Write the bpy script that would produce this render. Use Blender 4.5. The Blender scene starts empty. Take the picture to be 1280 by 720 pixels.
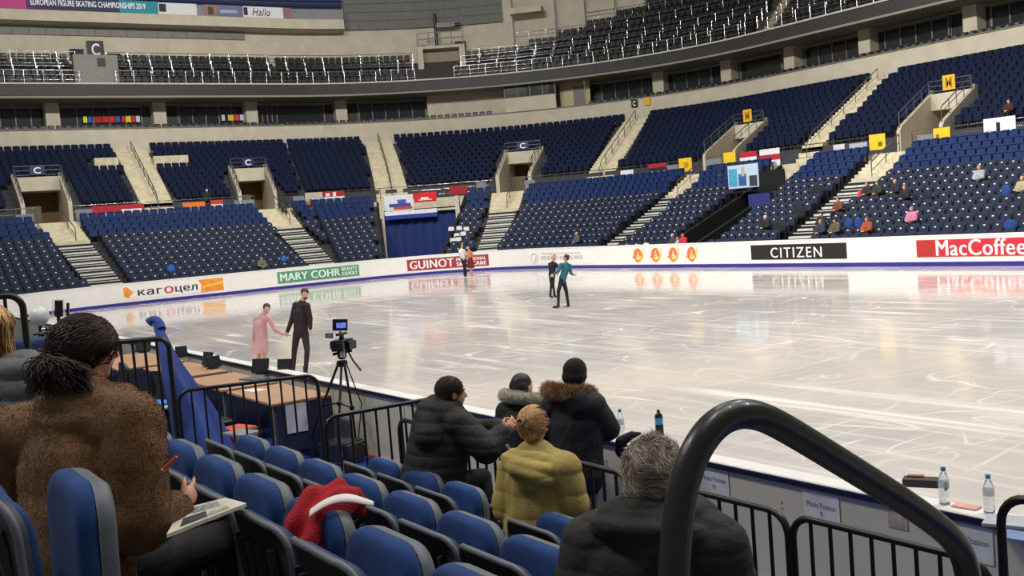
import bpy, math, random
import numpy as np
from mathutils import Vector, Matrix
random.seed(7); np.random.seed(7)
SC = bpy.context.scene
COL = SC.collection
PI = math.pi

# ------------------------------------------------------------------ camera
CAMF = 1350.0
CP = Vector((0.0, -5.403, 3.062))
CR = Vector((0.54945646, 0.83193498, -0.07734201))
CU = Vector((-0.01200461, 0.10041827, 0.99487289))
CF = Vector((-0.8354361, 0.54571088, -0.06516252))
cd = bpy.data.cameras.new('camera'); cam = bpy.data.objects.new('camera', cd); COL.objects.link(cam)
cam.matrix_world = Matrix(((CR.x, CU.x, -CF.x, CP.x), (CR.y, CU.y, -CF.y, CP.y), (CR.z, CU.z, -CF.z, CP.z), (0, 0, 0, 1)))
cd.sensor_width = 36.0; cd.lens = CAMF / 1280 * 36.0; cd.clip_start = 0.05; cd.clip_end = 400
SC.camera = cam

# ------------------------------------------------------------------ world, exposure, arena lights, added fill for the left end
SC.view_settings.view_transform = 'Standard'; SC.view_settings.look = 'None'
SC.view_settings.gamma = 1.0; SC.view_settings.use_curve_mapping = False
SC.view_settings.exposure = 0.0
W = bpy.data.worlds.new('arena_air'); SC.world = W; W.use_nodes = True
W.node_tree.nodes['Background'].inputs[0].default_value = (0.95, 0.97, 1.0, 1)
W.node_tree.nodes['Background'].inputs[1].default_value = 0.15
def lamp(name, loc, sx, sy, power, col=(1, 0.97, 0.92), target=None, spread=180):
    d = bpy.data.lights.new(name, 'AREA'); d.shape = 'RECTANGLE'; d.size = sx; d.size_y = sy
    d.energy = power; d.color = col; d.spread = math.radians(spread)
    o = bpy.data.objects.new(name, d); COL.objects.link(o); o.location = loc
    if target is not None:
        o.rotation_euler = (Vector(target) - Vector(loc)).to_track_quat('-Z', 'Y').to_euler()
    return o
for lx in (-50, -34, -18, -2):
    for ly in (8, 22):
        lamp('arena_floodlight', (lx, ly, 24), 7, 1.6, 1360, target=(lx, 15, 0), spread=125)
lamp('arena_floodlight', (-2, -2, 22), 6, 2.5, 420, target=(-4, -4, 0), spread=120)
for lx in (-48, -30, -12):
    lamp('arena_floodlight', (lx, 16, 25), 6, 1.2, 3200, target=(lx, 50, 9), spread=110)
for ly in (4, 20):
    lamp('arena_floodlight', (-44, ly, 25), 6, 1.2, 2700, target=(-84, ly + 12, 12), spread=105)  # fill lamps added to brighten the left end stands and upper wall

for lx in (-22, -12):
    lamp('arena_floodlight', (lx, -12, 18), 6, 2, 620, target=(lx + 3, 0, 0), spread=130)

# ------------------------------------------------------------------ helpers
def lin(c):
    return tuple((x / 12.92 if x <= 0.04045 else ((x + 0.055) / 1.055) ** 2.4) for x in [v / 255.0 for v in c])
MATS = {}
def mat(name, col, rough=0.6, metal=0.0, var=0.08, scale=8.0, bump=0.0, bscale=40.0, spec=0.5, alpha=1.0, trans=0.0, emit=0.0, coat=0.0, stretch=(1, 1, 1), sheen=0.0):
    if name in MATS: return MATS[name]
    m = bpy.data.materials.new(name); m.use_nodes = True; nt = m.node_tree; b = nt.nodes['Principled BSDF']
    c = lin(col)
    tc = nt.nodes.new('ShaderNodeTexCoord'); mp = nt.nodes.new('ShaderNodeMapping'); mp.inputs['Scale'].default_value = stretch
    nt.links.new(tc.outputs['Object'], mp.inputs[0])
    n = nt.nodes.new('ShaderNodeTexNoise'); n.inputs['Scale'].default_value = scale; n.inputs['Detail'].default_value = 3
    nt.links.new(mp.outputs[0], n.inputs['Vector'])
    r = nt.nodes.new('ShaderNodeValToRGB')
    r.color_ramp.elements[0].position = 0.3; r.color_ramp.elements[1].position = 0.7
    r.color_ramp.elements[0].color = (*[max(0, v * (1 - var * 2)) for v in c], 1)
    r.color_ramp.elements[1].color = (*[min(1, v * (1 + var * 2)) for v in c], 1)
    nt.links.new(n.outputs['Fac'], r.inputs[0]); nt.links.new(r.outputs[0], b.inputs['Base Color'])
    b.inputs['Roughness'].default_value = rough; b.inputs['Metallic'].default_value = metal
    b.inputs['Specular IOR Level'].default_value = spec
    b.inputs['Alpha'].default_value = alpha
    b.inputs['Transmission Weight'].default_value = trans
    b.inputs['Coat Weight'].default_value = coat
    b.inputs['Sheen Weight'].default_value = sheen
    if emit > 0:
        nt.links.new(r.outputs[0], b.inputs['Emission Color']); b.inputs['Emission Strength'].default_value = emit
    if bump > 0:
        n2 = nt.nodes.new('ShaderNodeTexNoise'); n2.inputs['Scale'].default_value = bscale; n2.inputs['Detail'].default_value = 4
        nt.links.new(mp.outputs[0], n2.inputs['Vector'])
        bp = nt.nodes.new('ShaderNodeBump'); bp.inputs['Strength'].default_value = bump; bp.inputs['Distance'].default_value = 0.02
        nt.links.new(n2.outputs['Fac'], bp.inputs['Height']); nt.links.new(bp.outputs[0], b.inputs['Normal'])
    MATS[name] = m; return m

def tag(o, label=None, cat=None, group=None, kind=None):
    if label: o['label'] = label
    if cat: o['category'] = cat
    if group: o['group'] = group
    if kind: o['kind'] = kind
    return o
def empty(name, loc=(0, 0, 0), rz=0, label=None, cat=None, group=None):
    o = bpy.data.objects.new(name, None); o.empty_display_size = 0.1; COL.objects.link(o); o.location = loc; o.rotation_euler = (0, 0, rz)
    return tag(o, label, cat, group)
def kids(o): return KID.get(o.name, [])
KID = {}
def link(o, parent=None, keep=False):
    COL.objects.link(o)
    if parent is not None:
        o.parent = parent
        if parent.type == 'EMPTY' and o.type == 'MESH' and not keep: o.matrix_parent_inverse = parent.matrix_basis.inverted()
        KID.setdefault(parent.name, []).append(o)
    return o
def copy_tree(o, parent=None):
    c = o.copy(); link(c, parent, True)
    for k in list(kids(o)): copy_tree(k, c)
    return c

def frame(d, up=Vector((0, 0, 1))):
    d = d.normalized(); x = d.cross(up)
    if x.length < 1e-4: x = d.cross(Vector((0, 1, 0)))
    x.normalize(); y = x.cross(d).normalized(); return x, y, d
class MB:
    """collects shapes into one mesh"""
    def __init__(s): s.v = []; s.f = []; s.mi = []; s.sm = []; s.M = None
    def add(s, vs, fs, m=0, smooth=False):
        b = len(s.v)
        if s.M is not None: vs = [s.M @ Vector(p) for p in vs]
        s.v += [tuple(p) for p in vs]; s.f += [tuple(i + b for i in f) for f in fs]; s.mi += [m] * len(fs); s.sm += [smooth] * len(fs); return s
    def box(s, x0, x1, y0, y1, z0, z1, m=0):
        vs = [(x, y, z) for x in (x0, x1) for y in (y0, y1) for z in (z0, z1)]
        return s.add(vs, [(0, 1, 3, 2), (4, 6, 7, 5), (0, 4, 5, 1), (2, 3, 7, 6), (0, 2, 6, 4), (1, 5, 7, 3)], m)
    def hexa(s, p, m=0):  # 8 points: bottom 4 ccw, top 4 ccw
        return s.add(p, [(3, 2, 1, 0), (4, 5, 6, 7), (0, 1, 5, 4), (1, 2, 6, 5), (2, 3, 7, 6), (3, 0, 4, 7)], m)
    def tube(s, pts, r, n=10, m=0, closed=False, flat=1.0):
        pts = [Vector(p) for p in pts]; rs = r if isinstance(r, (list, tuple)) else [r] * len(pts)
        vs = []; fs = []; prev = None
        for i, p in enumerate(pts):
            if closed: d = pts[(i + 1) % len(pts)] - pts[i - 1]
            else: d = pts[min(i + 1, len(pts) - 1)] - pts[max(i - 1, 0)]
            d.normalize()
            if prev is None: x, y, _ = frame(d)
            else:
                x = prev - d * prev.dot(d)
                if x.length < 1e-5: x, y, _ = frame(d)
                x.normalize(); y = d.cross(x) * -1
            prev = x
            y = d.cross(x)
            for k in range(n):
                a = 2 * PI * k / n; vs.append(p + x * math.cos(a) * rs[i] + y * math.sin(a) * rs[i] * flat)
        L = len(pts)
        for i in range(L if closed else L - 1):
            j = (i + 1) % L
            for k in range(n):
                k2 = (k + 1) % n; fs.append((i * n + k, i * n + k2, j * n + k2, j * n + k))
        s.add(vs, fs, m, True)
        if not closed:
            s.add([vs[k] for k in range(n)], [tuple(range(n - 1, -1, -1))], m); s.add([vs[(L - 1) * n + k] for k in range(n)], [tuple(range(n))], m)
        return s
    def lathe(s, prof, c=(0, 0, 0), n=20, m=0, smooth=True, axis=None):
        c = Vector(c); vs = []; fs = []
        x, y, d = (Vector((1, 0, 0)), Vector((0, 1, 0)), Vector((0, 0, 1))) if axis is None else frame(Vector(axis))
        for (r, z) in prof:
            for k in range(n):
                a = 2 * PI * k / n; vs.append(c + x * (r * math.cos(a)) + y * (r * math.sin(a)) + d * z)
        for i in range(len(prof) - 1):
            for k in range(n):
                k2 = (k + 1) % n; fs.append((i * n + k, i * n + k2, (i + 1) * n + k2, (i + 1) * n + k))
        s.add(vs, fs, m, smooth)
        s.add([vs[k] for k in range(n)], [tuple(range(n - 1, -1, -1))], m); s.add([vs[(len(prof) - 1) * n + k] for k in range(n)], [tuple(range(n))], m)
        return s
    def prism(s, poly, z0, z1, m=0, mp=lambda u, v, w: (u, v, w)):
        n = len(poly); vs = [mp(u, v, z0) for u, v in poly] + [mp(u, v, z1) for u, v in poly]
        return s.add(vs, [tuple(range(n - 1, -1, -1)), tuple(range(n, 2 * n))] + [(i, (i + 1) % n, n + (i + 1) % n, n + i) for i in range(n)], m)
    def sphere(s, c, r, n=12, k=8, m=0):
        c = Vector(c); r = (r, r, r) if not isinstance(r, (tuple, list)) else r; vs = []; fs = []
        for i in range(k + 1):
            t = PI * i / k
            for j in range(n):
                a = 2 * PI * j / n; vs.append(c + Vector((r[0] * math.sin(t) * math.cos(a), r[1] * math.sin(t) * math.sin(a), r[2] * math.cos(t))))
        for i in range(k):
            for j in range(n):
                j2 = (j + 1) % n; fs.append((i * n + j, (i + 1) * n + j, (i + 1) * n + j2, i * n + j2))
        return s.add(vs, fs, m, True)
    def mesh(s, name, mats):
        me = bpy.data.meshes.new(name); me.from_pydata(s.v, [], s.f)
        for m in (mats if isinstance(mats, (list, tuple)) else [mats]): me.materials.append(m)
        me.polygons.foreach_set('material_index', s.mi); me.polygons.foreach_set('use_smooth', s.sm); me.update(); return me
    def build(s, name, mats, parent=None, label=None, cat=None, group=None, kind=None, bevel=0):
        o = bpy.data.objects.new(name, s.mesh(name, mats)); link(o, parent); tag(o, label, cat, group, kind)
        if bevel: 
            b = o.modifiers.new('bevel', 'BEVEL'); b.width = bevel; b.segments = 2; b.limit_method = 'ANGLE'; b.angle_limit = math.radians(40)
        return o
def rot_z(a): return Matrix.Rotation(a, 4, 'Z')
def TR(loc, rz=0): return Matrix.Translation(loc) @ rot_z(rz)

def at(px, py, z=None, y=None, D=None):
    """point of the place seen at photo pixel px,py that lies at height z, on the line y, or at depth D"""
    d = CF + CR * ((px - 640) / CAMF) - CU * ((py - 360) / CAMF)
    if z is not None: t = (z - CP.z) / d.z
    elif y is not None: t = (y - CP.y) / d.y
    else: t = D
    return CP + d * t

# text as mesh, mapped by fn(u in 0..1, v in 0..1)
TXT = {}
def text_tris(s, bold=0.0, shear=0.0):
    key = (s, bold, shear)
    if key in TXT: return TXT[key]
    cu = bpy.data.curves.new('t', 'FONT'); cu.body = s; cu.offset = bold; cu.space_character = 1.0 if bold else (1.22 if s == 'CITIZEN' else 1.08); cu.shear = shear; cu.resolution_u = 3
    o = bpy.data.objects.new('t', cu); COL.objects.link(o)
    dg = bpy.context.evaluated_depsgraph_get(); me = bpy.data.meshes.new_from_object(o.evaluated_get(dg))
    vs = np.array([v.co[:2] for v in me.vertices]); fs = [tuple(p.vertices) for p in me.polygons]
    bpy.data.objects.remove(o); bpy.data.curves.remove(cu); bpy.data.meshes.remove(me)
    lo = vs.min(0); hi = vs.max(0); vs = (vs - lo) / (hi - lo); TXT[key] = (vs, fs); return TXT[key]
def lettering(s, fn, m, parent, bold=0.0, name='lettering', shear=0.0, fat=0):
    vs, fs = text_tris(s, bold, shear); mb = MB()
    p0, p1, p2 = Vector(fn(0, 0)), Vector(fn(1, 0)), Vector(fn(0, 1)); nn = (p1 - p0).cross(p2 - p0).normalized()
    if nn.dot(CP - p0) < 0: nn = -nn
    for k in range(-1, 2) if fat else (0,): mb.add([Vector(fn(u * (1 - 2 * fat) + fat + fat * k, v)) + nn * (.004 * k) for u, v in vs], fs)
    return mb.build(name, m, parent)

# ------------------------------------------------------------------ arena plan: rings parallel to the rink
XL = -58.67
def ring(a, o):
    R = 8.3 + 0.72 * o; cx = -50.37 - 0.28 * o; cy = 21.7 + 0.28 * o
    if a >= 0: return (cx + (9.6 - cx) * a / 60, 30 + o)
    if a >= -1:
        th = PI / 2 * (1 - a); return (cx + R * math.cos(th), cy + R * math.sin(th))
    return (cx - R, cy * (1 + (a + 1) / 22))
def P(a, o, z): x, y = ring(a, o); return (x, y, z)
def nrm(a, o=10):
    x0, y0 = ring(a - .01, o); x1, y1 = ring(a + .01, o); t = Vector((x1 - x0, y1 - y0, 0)).normalized(); return Vector((-t.y, t.x, 0)), t
def arange(a0, a1, st=1.0):
    out = [a0]; a = a0
    while True:
        step = st if (a < -1.001 or a >= 0) else st / 22.0
        na = a + step
        if a < -1 < na: na = -1.0
        elif a < 0 < na and a >= -1: na = 0.0
        if na >= a1 - 1e-6: break
        out.append(na); a = na
    out.append(a1); return out
def sweep(mb, prof, al, m=0, caps=True):
    n = len(prof); vs = [P(a, o, z) for a in al for o, z in prof]; fs = []
    for i in range(len(al) - 1):
        for k in range(n):
            k2 = (k + 1) % n; fs.append((i * n + k, (i + 1) * n + k, (i + 1) * n + k2, i * n + k2))
    if caps: fs += [tuple(range(n)), tuple((len(al) - 1) * n + k for k in range(n - 1, -1, -1))]
    mb.add(vs, fs, m)
def s_of(a): return a if a >= 0 else (a * 13.04 if a >= -1 else -13.04 + a + 1)
def a_of(s): return s if s >= 0 else (s / 13.04 if s >= -13.04 else s + 12.04)
def alerp(a0, a1, t): return a_of(s_of(a0) + (s_of(a1) - s_of(a0)) * t)
def inv_a(px, o, z):
    best = None; L = []
    for a in AGRID:
        v = Vector(P(a, o, z)) - CP; d = v.dot(CF)
        if d > 1: L.append((640 + CAMF * v.dot(CR) / d, a))
    L.sort(); return float(np.interp(px, [l[0] for l in L], [l[1] for l in L]))
AGRID = arange(-22, 45, 0.3)
# ------------------------------------------------------------------ materials of the arena
M_cream = mat('cream_plaster', (196, 188, 168), 0.85, var=0.04, scale=1.2)
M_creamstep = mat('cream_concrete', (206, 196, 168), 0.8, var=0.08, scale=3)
M_dark = mat('dark_void', (22, 22, 24), 0.8)
M_black = mat('black_steel', (20, 20, 21), 0.35, var=0.05, spec=0.5)
M_fascia = mat('charcoal_fascia', (52, 50, 48), 0.6, var=0.05, scale=1)
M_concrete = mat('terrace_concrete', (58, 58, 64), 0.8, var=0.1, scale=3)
M_blackstep = mat('black_decking', (24, 24, 26), 0.7)
M_tread = mat('pale_tread_strip', (214, 212, 204), 0.6)
M_chrome = mat('polished_steel', (190, 190, 192), 0.18, metal=1.0, var=0.03)
M_greyrail = mat('grey_painted_rail', (120, 120, 122), 0.35, metal=0.6)
M_glass = mat('dark_window_glass', (40, 42, 46), 0.12, var=0.1, scale=0.6, spec=0.5)
M_frame = mat('grey_window_frame', (118, 116, 110), 0.5)
M_white = mat('white_plastic', (232, 230, 226), 0.4, var=0.02)
M_board = mat('white_board_panel', (236, 234, 230), 0.35, var=0.015, scale=2)
M_boardback = mat('cream_board_back', (212, 206, 186), 0.45, var=0.02, scale=2)
M_navy = mat('navy_kick_strip', (52, 44, 138), 0.4, var=0.04)
M_navytrim = mat('navy_top_trim', (28, 26, 62), 0.4)
M_carpet = mat('blue_carpet', (30, 70, 150), 0.95, var=0.12, scale=30)
M_orange = mat('orange_edge', (206, 110, 60), 0.6)

# ------------------------------------------------------------------ ice
def make_ice():
    out = [P(a, 0, 0) for a in arange(-22.9, 60, 1.0)]
    # rounded near left corner and near side
    pts = [(x, y, 0) for x, y, z in reversed(out) if y > 8.3]
    for k in range(13):
        t = PI + (PI / 2) * k / 12; pts.append((XL + 8.3 + 8.3 * math.cos(t), 8.3 + 8.3 * math.sin(t), 0))
    pts.append((9.6, 0, 0))
    me = bpy.data.meshes.new('ice_surface'); me.from_pydata(pts, [], [tuple(range(len(pts)))]); me.update()
    m = bpy.data.materials.new('scratched_ice'); m.use_nodes = True; nt = m.node_tree; b = nt.nodes['Principled BSDF']
    N = nt.nodes.new; Lk = nt.links.new
    tc = N('ShaderNodeTexCoord')
    def mapping(rot, sc):
        mp = N('ShaderNodeMapping'); mp.inputs['Rotation'].default_value = (0, 0, rot); mp.inputs['Scale'].default_value = sc
        Lk(tc.outputs['Object'], mp.inputs[0]); return mp
    def contour(rot, sc, scale, width, det=1.0, dist=0.4):
        mp = mapping(rot, sc); n = N('ShaderNodeTexNoise'); n.inputs['Scale'].default_value = scale; n.inputs['Detail'].default_value = det
        n.inputs['Distortion'].default_value = dist; Lk(mp.outputs[0], n.inputs['Vector'])
        w = N('ShaderNodeMath'); w.operation = 'MULTIPLY'; w.inputs[1].default_value = 6.0; Lk(n.outputs['Fac'], w.inputs[0])
        fr = N('ShaderNodeMath'); fr.operation = 'FRACT'; Lk(w.outputs[0], fr.inputs[0])
        su = N('ShaderNodeMath'); su.operation = 'SUBTRACT'; su.inputs[1].default_value = 0.5; Lk(fr.outputs[0], su.inputs[0])
        ab = N('ShaderNodeMath'); ab.operation = 'ABSOLUTE'; Lk(su.outputs[0], ab.inputs[0])
        mr = N('ShaderNodeMapRange'); mr.inputs['From Min'].default_value = 0.0; mr.inputs['From Max'].default_value = width
        mr.inputs['To Min'].default_value = 1.0; mr.inputs['To Max'].default_value = 0.0; Lk(ab.outputs[0], mr.inputs['Value']); return mr.outputs[0]
    lines = [contour(0.5, (1, .3, 1), .16, .022), contour(-0.7, (.3, 1, 1), .22, .025, 1.0), contour(1.3, (1, .25, 1), .3, .03, 1.0), contour(0.1, (.4, 1, 1), .4, .035, 1.0), contour(0.9, (1, .3, 1), .6, .045, 1.0), contour(-0.2, (1, .4, 1), .75, .05, 1.5)]
    cur = None
    for l in lines:
        g = N('ShaderNodeTexNoise'); g.inputs['Scale'].default_value = 0.35 + 0.2 * random.random(); g.inputs['Detail'].default_value = 3
        Lk(mapping(random.random() * 3, (1, 1, 1)).outputs[0], g.inputs['Vector'])
        mr = N('ShaderNodeMapRange'); mr.inputs['From Min'].default_value = 0.42; mr.inputs['From Max'].default_value = 0.66; mr.inputs['To Max'].default_value = .8; Lk(g.outputs['Fac'], mr.inputs['Value'])
        mu = N('ShaderNodeMath'); mu.operation = 'MULTIPLY'; Lk(l, mu.inputs[0]); Lk(mr.outputs[0], mu.inputs[1])
        if cur is None: cur = mu.outputs[0]
        else:
            mx = N('ShaderNodeMath'); mx.operation = 'MAXIMUM'; Lk(cur, mx.inputs[0]); Lk(mu.outputs[0], mx.inputs[1]); cur = mx.outputs[0]
    pn = N('ShaderNodeTexNoise'); pn.inputs['Scale'].default_value = 0.25; pn.inputs['Detail'].default_value = 6; pn.inputs['Roughness'].default_value = .6
    Lk(mapping(0.9, (1, .3, 1)).outputs[0], pn.inputs['Vector'])
    ramp = N('ShaderNodeValToRGB'); ramp.color_ramp.elements[0].position = .36; ramp.color_ramp.elements[1].position = .66
    ramp.color_ramp.elements[0].color = (*lin((184, 181, 178)), 1); ramp.color_ramp.elements[1].color = (*lin((212, 202, 192)), 1)
    Lk(pn.outputs['Fac'], ramp.inputs[0])
    # fine brushed streaks laid over one another by passing blades
    for rot, st, sca in ((0.35, (.12, 1.6, 1), 1.5), (1.15, (.1, 1.4, 1), 1.2), (-0.5, (.14, 1.8, 1), 1.7), (2.3, (.12, 1.5, 1), 2.2)):
        n = N('ShaderNodeTexNoise'); n.inputs['Scale'].default_value = sca; n.inputs['Detail'].default_value = 3; n.inputs['Distortion'].default_value = .5; Lk(mapping(rot, st).outputs[0], n.inputs['Vector'])
        g = N('ShaderNodeTexNoise'); g.inputs['Scale'].default_value = .11; g.inputs['Detail'].default_value = 2; Lk(mapping(rot * 3, (1, 1, 1)).outputs[0], g.inputs['Vector'])
        ma = N('ShaderNodeMapRange'); ma.inputs['From Min'].default_value = .54; ma.inputs['From Max'].default_value = .72; ma.inputs['To Max'].default_value = .75; Lk(n.outputs['Fac'], ma.inputs['Value'])
        mg = N('ShaderNodeMapRange'); mg.inputs['From Min'].default_value = .4; mg.inputs['From Max'].default_value = .6; Lk(g.outputs['Fac'], mg.inputs['Value'])
        mu = N('ShaderNodeMath'); mu.operation = 'MULTIPLY'; Lk(ma.outputs[0], mu.inputs[0]); Lk(mg.outputs[0], mu.inputs[1])
        mx = N('ShaderNodeMath'); mx.operation = 'MAXIMUM'; Lk(cur, mx.inputs[0]); Lk(mu.outputs[0], mx.inputs[1]); cur = mx.outputs[0]
    mix = N('ShaderNodeMix'); mix.data_type = 'RGBA'; Lk(cur, mix.inputs[0]); Lk(ramp.outputs[0], mix.inputs[6]); mix.inputs[7].default_value = (*lin((238, 233, 226)), 1)
    Lk(mix.outputs[2], b.inputs['Base Color'])
    rr = N('ShaderNodeMapRange'); rr.inputs['To Min'].default_value = 0.05; rr.inputs['To Max'].default_value = 0.11; Lk(pn.outputs['Fac'], rr.inputs['Value'])
    rm = N('ShaderNodeMath'); rm.operation = 'MAXIMUM'; Lk(rr.outputs[0], rm.inputs[0])
    rc = N('ShaderNodeMath'); rc.operation = 'MULTIPLY'; rc.inputs[1].default_value = .4; Lk(cur, rc.inputs[0]); Lk(rc.outputs[0], rm.inputs[1])
    Lk(rm.outputs[0], b.inputs['Roughness']); b.inputs['Specular IOR Level'].default_value = 0.28; b.inputs['IOR'].default_value = 1.31
    me.materials.append(m); o = bpy.data.objects.new('ice_surface', me); COL.objects.link(o); tag(o, 'wide sheet of scratched white ice', 'ice rink', kind='structure')
make_ice()

# ------------------------------------------------------------------ rink boards (one continuous wall round the ice)
def rink_path():
    a = [ring(t, 0) for t in arange(-14, 60, 1.0)][::-1]
    a = [p for p in a if p[1] > 8.4]
    for k in range(17):
        t = PI + (PI / 2) * k / 16; a.append((XL + 8.3 + 8.3 * math.cos(t), 8.3 + 8.3 * math.sin(t)))
    a = [(x, y if y > 4 else max(y, .165)) for x, y in a]; a += [(x, 0.165) for x in np.linspace(XL + 10, 2.0, 40)]
    return a
RP = rink_path()
def rpsweep(prof, closed=True):  # prof: (offset outward, z)
    vs = []; fs = []; n = len(prof)
    for i, p in enumerate(RP):
        q0 = Vector(RP[max(i - 1, 0)]); q1 = Vector(RP[min(i + 1, len(RP) - 1)]); t = (q1 - q0).normalized(); nn = Vector((t.y, -t.x)) 
        for o, z in prof: vs.append((p[0] + nn.x * o, p[1] + nn.y * o, z))
    for i in range(len(RP) - 1):
        for k in range(n):
            k2 = (k + 1) % n; fs.append((i * n + k, i * n + k2, (i + 1) * n + k2, (i + 1) * n + k))
    return vs, fs
# direction: far straight runs right to left, so outward is on the right-hand side of travel
def rp_obj(name, prof, m, parent, **k):
    mb = MB(); vs, fs = rpsweep(prof); mb.add(vs, fs); return mb.build(name, m, parent, **k)
boards = rp_obj('rink_boards', [(0, 0.0), (0, 1.12), (.01, 1.13), (.01, 1.0), (.12, 1.0), (.12, 0.0)], M_board, None, label='white barrier boards running round the ice rink', cat='rink boards')
rp_obj('kick_strip', [(-.012, 0.0), (-.012, 0.17), (0, 0.17), (0, 0.0)], M_navy, boards, label='navy blue strip along the foot of the boards')
rp_obj('cap_rail', [(-.01, 1.12), (-.01, 1.16), (.0, 1.172), (.155, 1.172), (.165, 1.16), (.165, 1.13)], M_white, boards)
rp_obj('trim_strip', [(.166, 1.165), (.172, 1.16), (.172, 1.125), (.166, 1.12)], M_navytrim, boards, label='narrow navy trim under the outer edge of the cap')
mb = MB(); vs, fs = rpsweep([(.121, 0.0), (.121, 1.12), (.135, 1.12), (.135, 0.0)]); mb.add(vs, fs); mb.build('outer_panel', M_boardback, boards, label='pale grey outer face of the boards')
mb = MB()
for x in np.arange(-30, 2, 1.93): mb.box(x - .004, x + .004, .026, .045, 0.36, 1.12)
for x in np.arange(-30, 2, 1.93):
    for zz in (.93, .97):
        mb.box(x - .25, x - .235, -.14 + .165, .045, zz, zz + .012); mb.box(x + .2, x + .215, -.14 + .165, .045, zz, zz + .012)
mb.build('panel_joint', mat('joint_shadow', (150, 148, 140), .7), boards)  # grey joint lines and short marks on the outer panels

# near floor
mb = MB(); mb.box(-32, 6, -2.0, .025, -.1, .36); mb.build('floor_carpet', M_carpet, None, kind='structure')
mb = MB(); mb.box(-32, 6, 0, .025, .36, .385); mb.build('trim_1', M_orange, None, kind='structure')
mb = MB(); vs, fs = rpsweep([(.14, -.05), (2.4, -.05), (2.4, -.3), (.14, -.3)]); mb.add(vs, fs); mb.build('floor', M_concrete, None, kind='structure')

# ------------------------------------------------------------------ stands
LOW = [(2.2 + .87 * i, .35 + .311 * i) for i in range(10)]
BLU = [(10.95 + .87 * j, 3.52 + .36 * j) for j in range(4)]
MID = [(17.0 + .78 * i, 5.9 + .38 * i) for i in range(12)]
A0, A1 = -19.9, 44
def rowsprof(rows, o_end, zbase):
    pr = [(rows[0][0] - .1, zbase)]
    for i, (o, z) in enumerate(rows):
        pr.append((o - .1, z)); on = rows[i + 1][0] - .1 if i + 1 < len(rows) else o_end
        pr.append((on, z))
    pr.append((o_end, zbase)); return pr
TUN = [(-.83, -.605), (8.3, 10.4)]   # tunnels through the lower tier
def segs(a0, a1, cuts):
    out = []; a = a0
    for c0, c1 in sorted(cuts):
        if c0 > a: out.append((a, c0))
        a = c1
    if a < a1: out.append((a, a1))
    return out
mb = MB()
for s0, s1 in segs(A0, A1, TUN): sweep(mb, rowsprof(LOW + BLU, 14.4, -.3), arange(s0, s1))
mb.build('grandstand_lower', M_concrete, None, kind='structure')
mb = MB(); sweep(mb, [(14.4, -.3), (14.4, 4.95), (16.5, 4.95), (16.5, -.3)], arange(A0, A1)); mb.build('floor_walkway', M_creamstep, None, kind='structure')
# vomitories cut through the middle tier: (a0,a1)
VOM = [(-17.3, -14.9), (-5.3, -3.1), (-.535, -.455), (0.6, 3.2), (15.1, 17.6)]
mb = MB()
for s0, s1 in segs(A0, A1, VOM):
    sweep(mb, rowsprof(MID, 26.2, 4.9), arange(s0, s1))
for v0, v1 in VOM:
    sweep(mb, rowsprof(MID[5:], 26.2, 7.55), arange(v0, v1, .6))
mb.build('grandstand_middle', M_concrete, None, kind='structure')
mb = MB(); sweep(mb, [(26.2, 4), (26.2, 12.05), (26.35, 12.05), (26.35, 11.6), (30.5, 11.6), (30.5, 4)], arange(A0, A1)); mb.build('wall_parapet', M_cream, None, kind='structure')
mb = MB(); sweep(mb, [(26.1, 12.03), (26.1, 12.1), (26.4, 12.1), (26.4, 12.03)], arange(A0, A1)); mb.build('trim_2', mat('ledge_grey', (120, 116, 108), .6), None, kind='structure')
mb = MB(); sweep(mb, [(25.75, 14.45), (25.7, 14.5), (25.7, 15.3), (26.3, 15.3), (26.3, 14.5)], arange(A0, A1)); mb.build('wall_fascia', M_fascia, None, kind='structure')
mb = MB(); sweep(mb, [(25.55, 14.28), (25.55, 14.44), (30.5, 14.44), (30.5, 14.28)], arange(A0, A1)); mb.build('ceiling_boxes', mat('soffit_grey', (138, 134, 122), .8), None, kind='structure')
mb = MB(); sweep(mb, [(25.6, 15.3), (25.6, 15.42), (26.2, 15.42), (26.2, 15.3)], arange(A0, A1)); mb.build('trim_3', mat('pale_kerb', (188, 186, 178), .6), None, kind='structure')
# upper tier
def nup(a): return 4 if a < -.54 else (min(13, 4 + int((a + .54) * 19 + .5)) if a < 0 else 13)
def uprow(k): return (26.6 + .85 * k, 15.3 + .68 * k)
mb = MB()
brk = [A0, -.54] + [-.54 + (k + .5) / 19 for k in range(1, 10)] + [0, A1]
for i in range(len(brk) - 1):
    a0, a1 = brk[i], brk[i + 1]; n = nup((a0 + a1) / 2)
    U = [uprow(k) for k in range(n)]
    sweep(mb, rowsprof(U, 26.6 + .85 * n, 14.6), arange(a0, a1))
mb.build('grandstand_upper', mat('upper_terrace', (60, 58, 56), .8), None, kind='structure')
mb = MB()
for i in range(len(brk) - 1):
    a0, a1 = brk[i], brk[i + 1]; n = nup((a0 + a1) / 2); oo = 26.6 + .85 * n
    sweep(mb, [(oo, 14), (oo, 32), (oo + .3, 32), (oo + .3, 14)], arange(a0, a1))
mb.build('wall_back', M_cream, None, kind='structure')
# window wall of the boxes
mb = MB(); sweep(mb, [(29.6, 11.6), (29.6, 14.3), (30.0, 14.3), (30.0, 11.6)], arange(A0, A1)); mb.build('wall_boxes', mat('box_wall', (170, 162, 142), .8), None, kind='structure')
mb = MB(); sweep(mb, [(28.2, 11.6), (28.2, 12.1), (28.35, 12.1), (28.35, 11.6)], arange(A0, A1)); 
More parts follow.
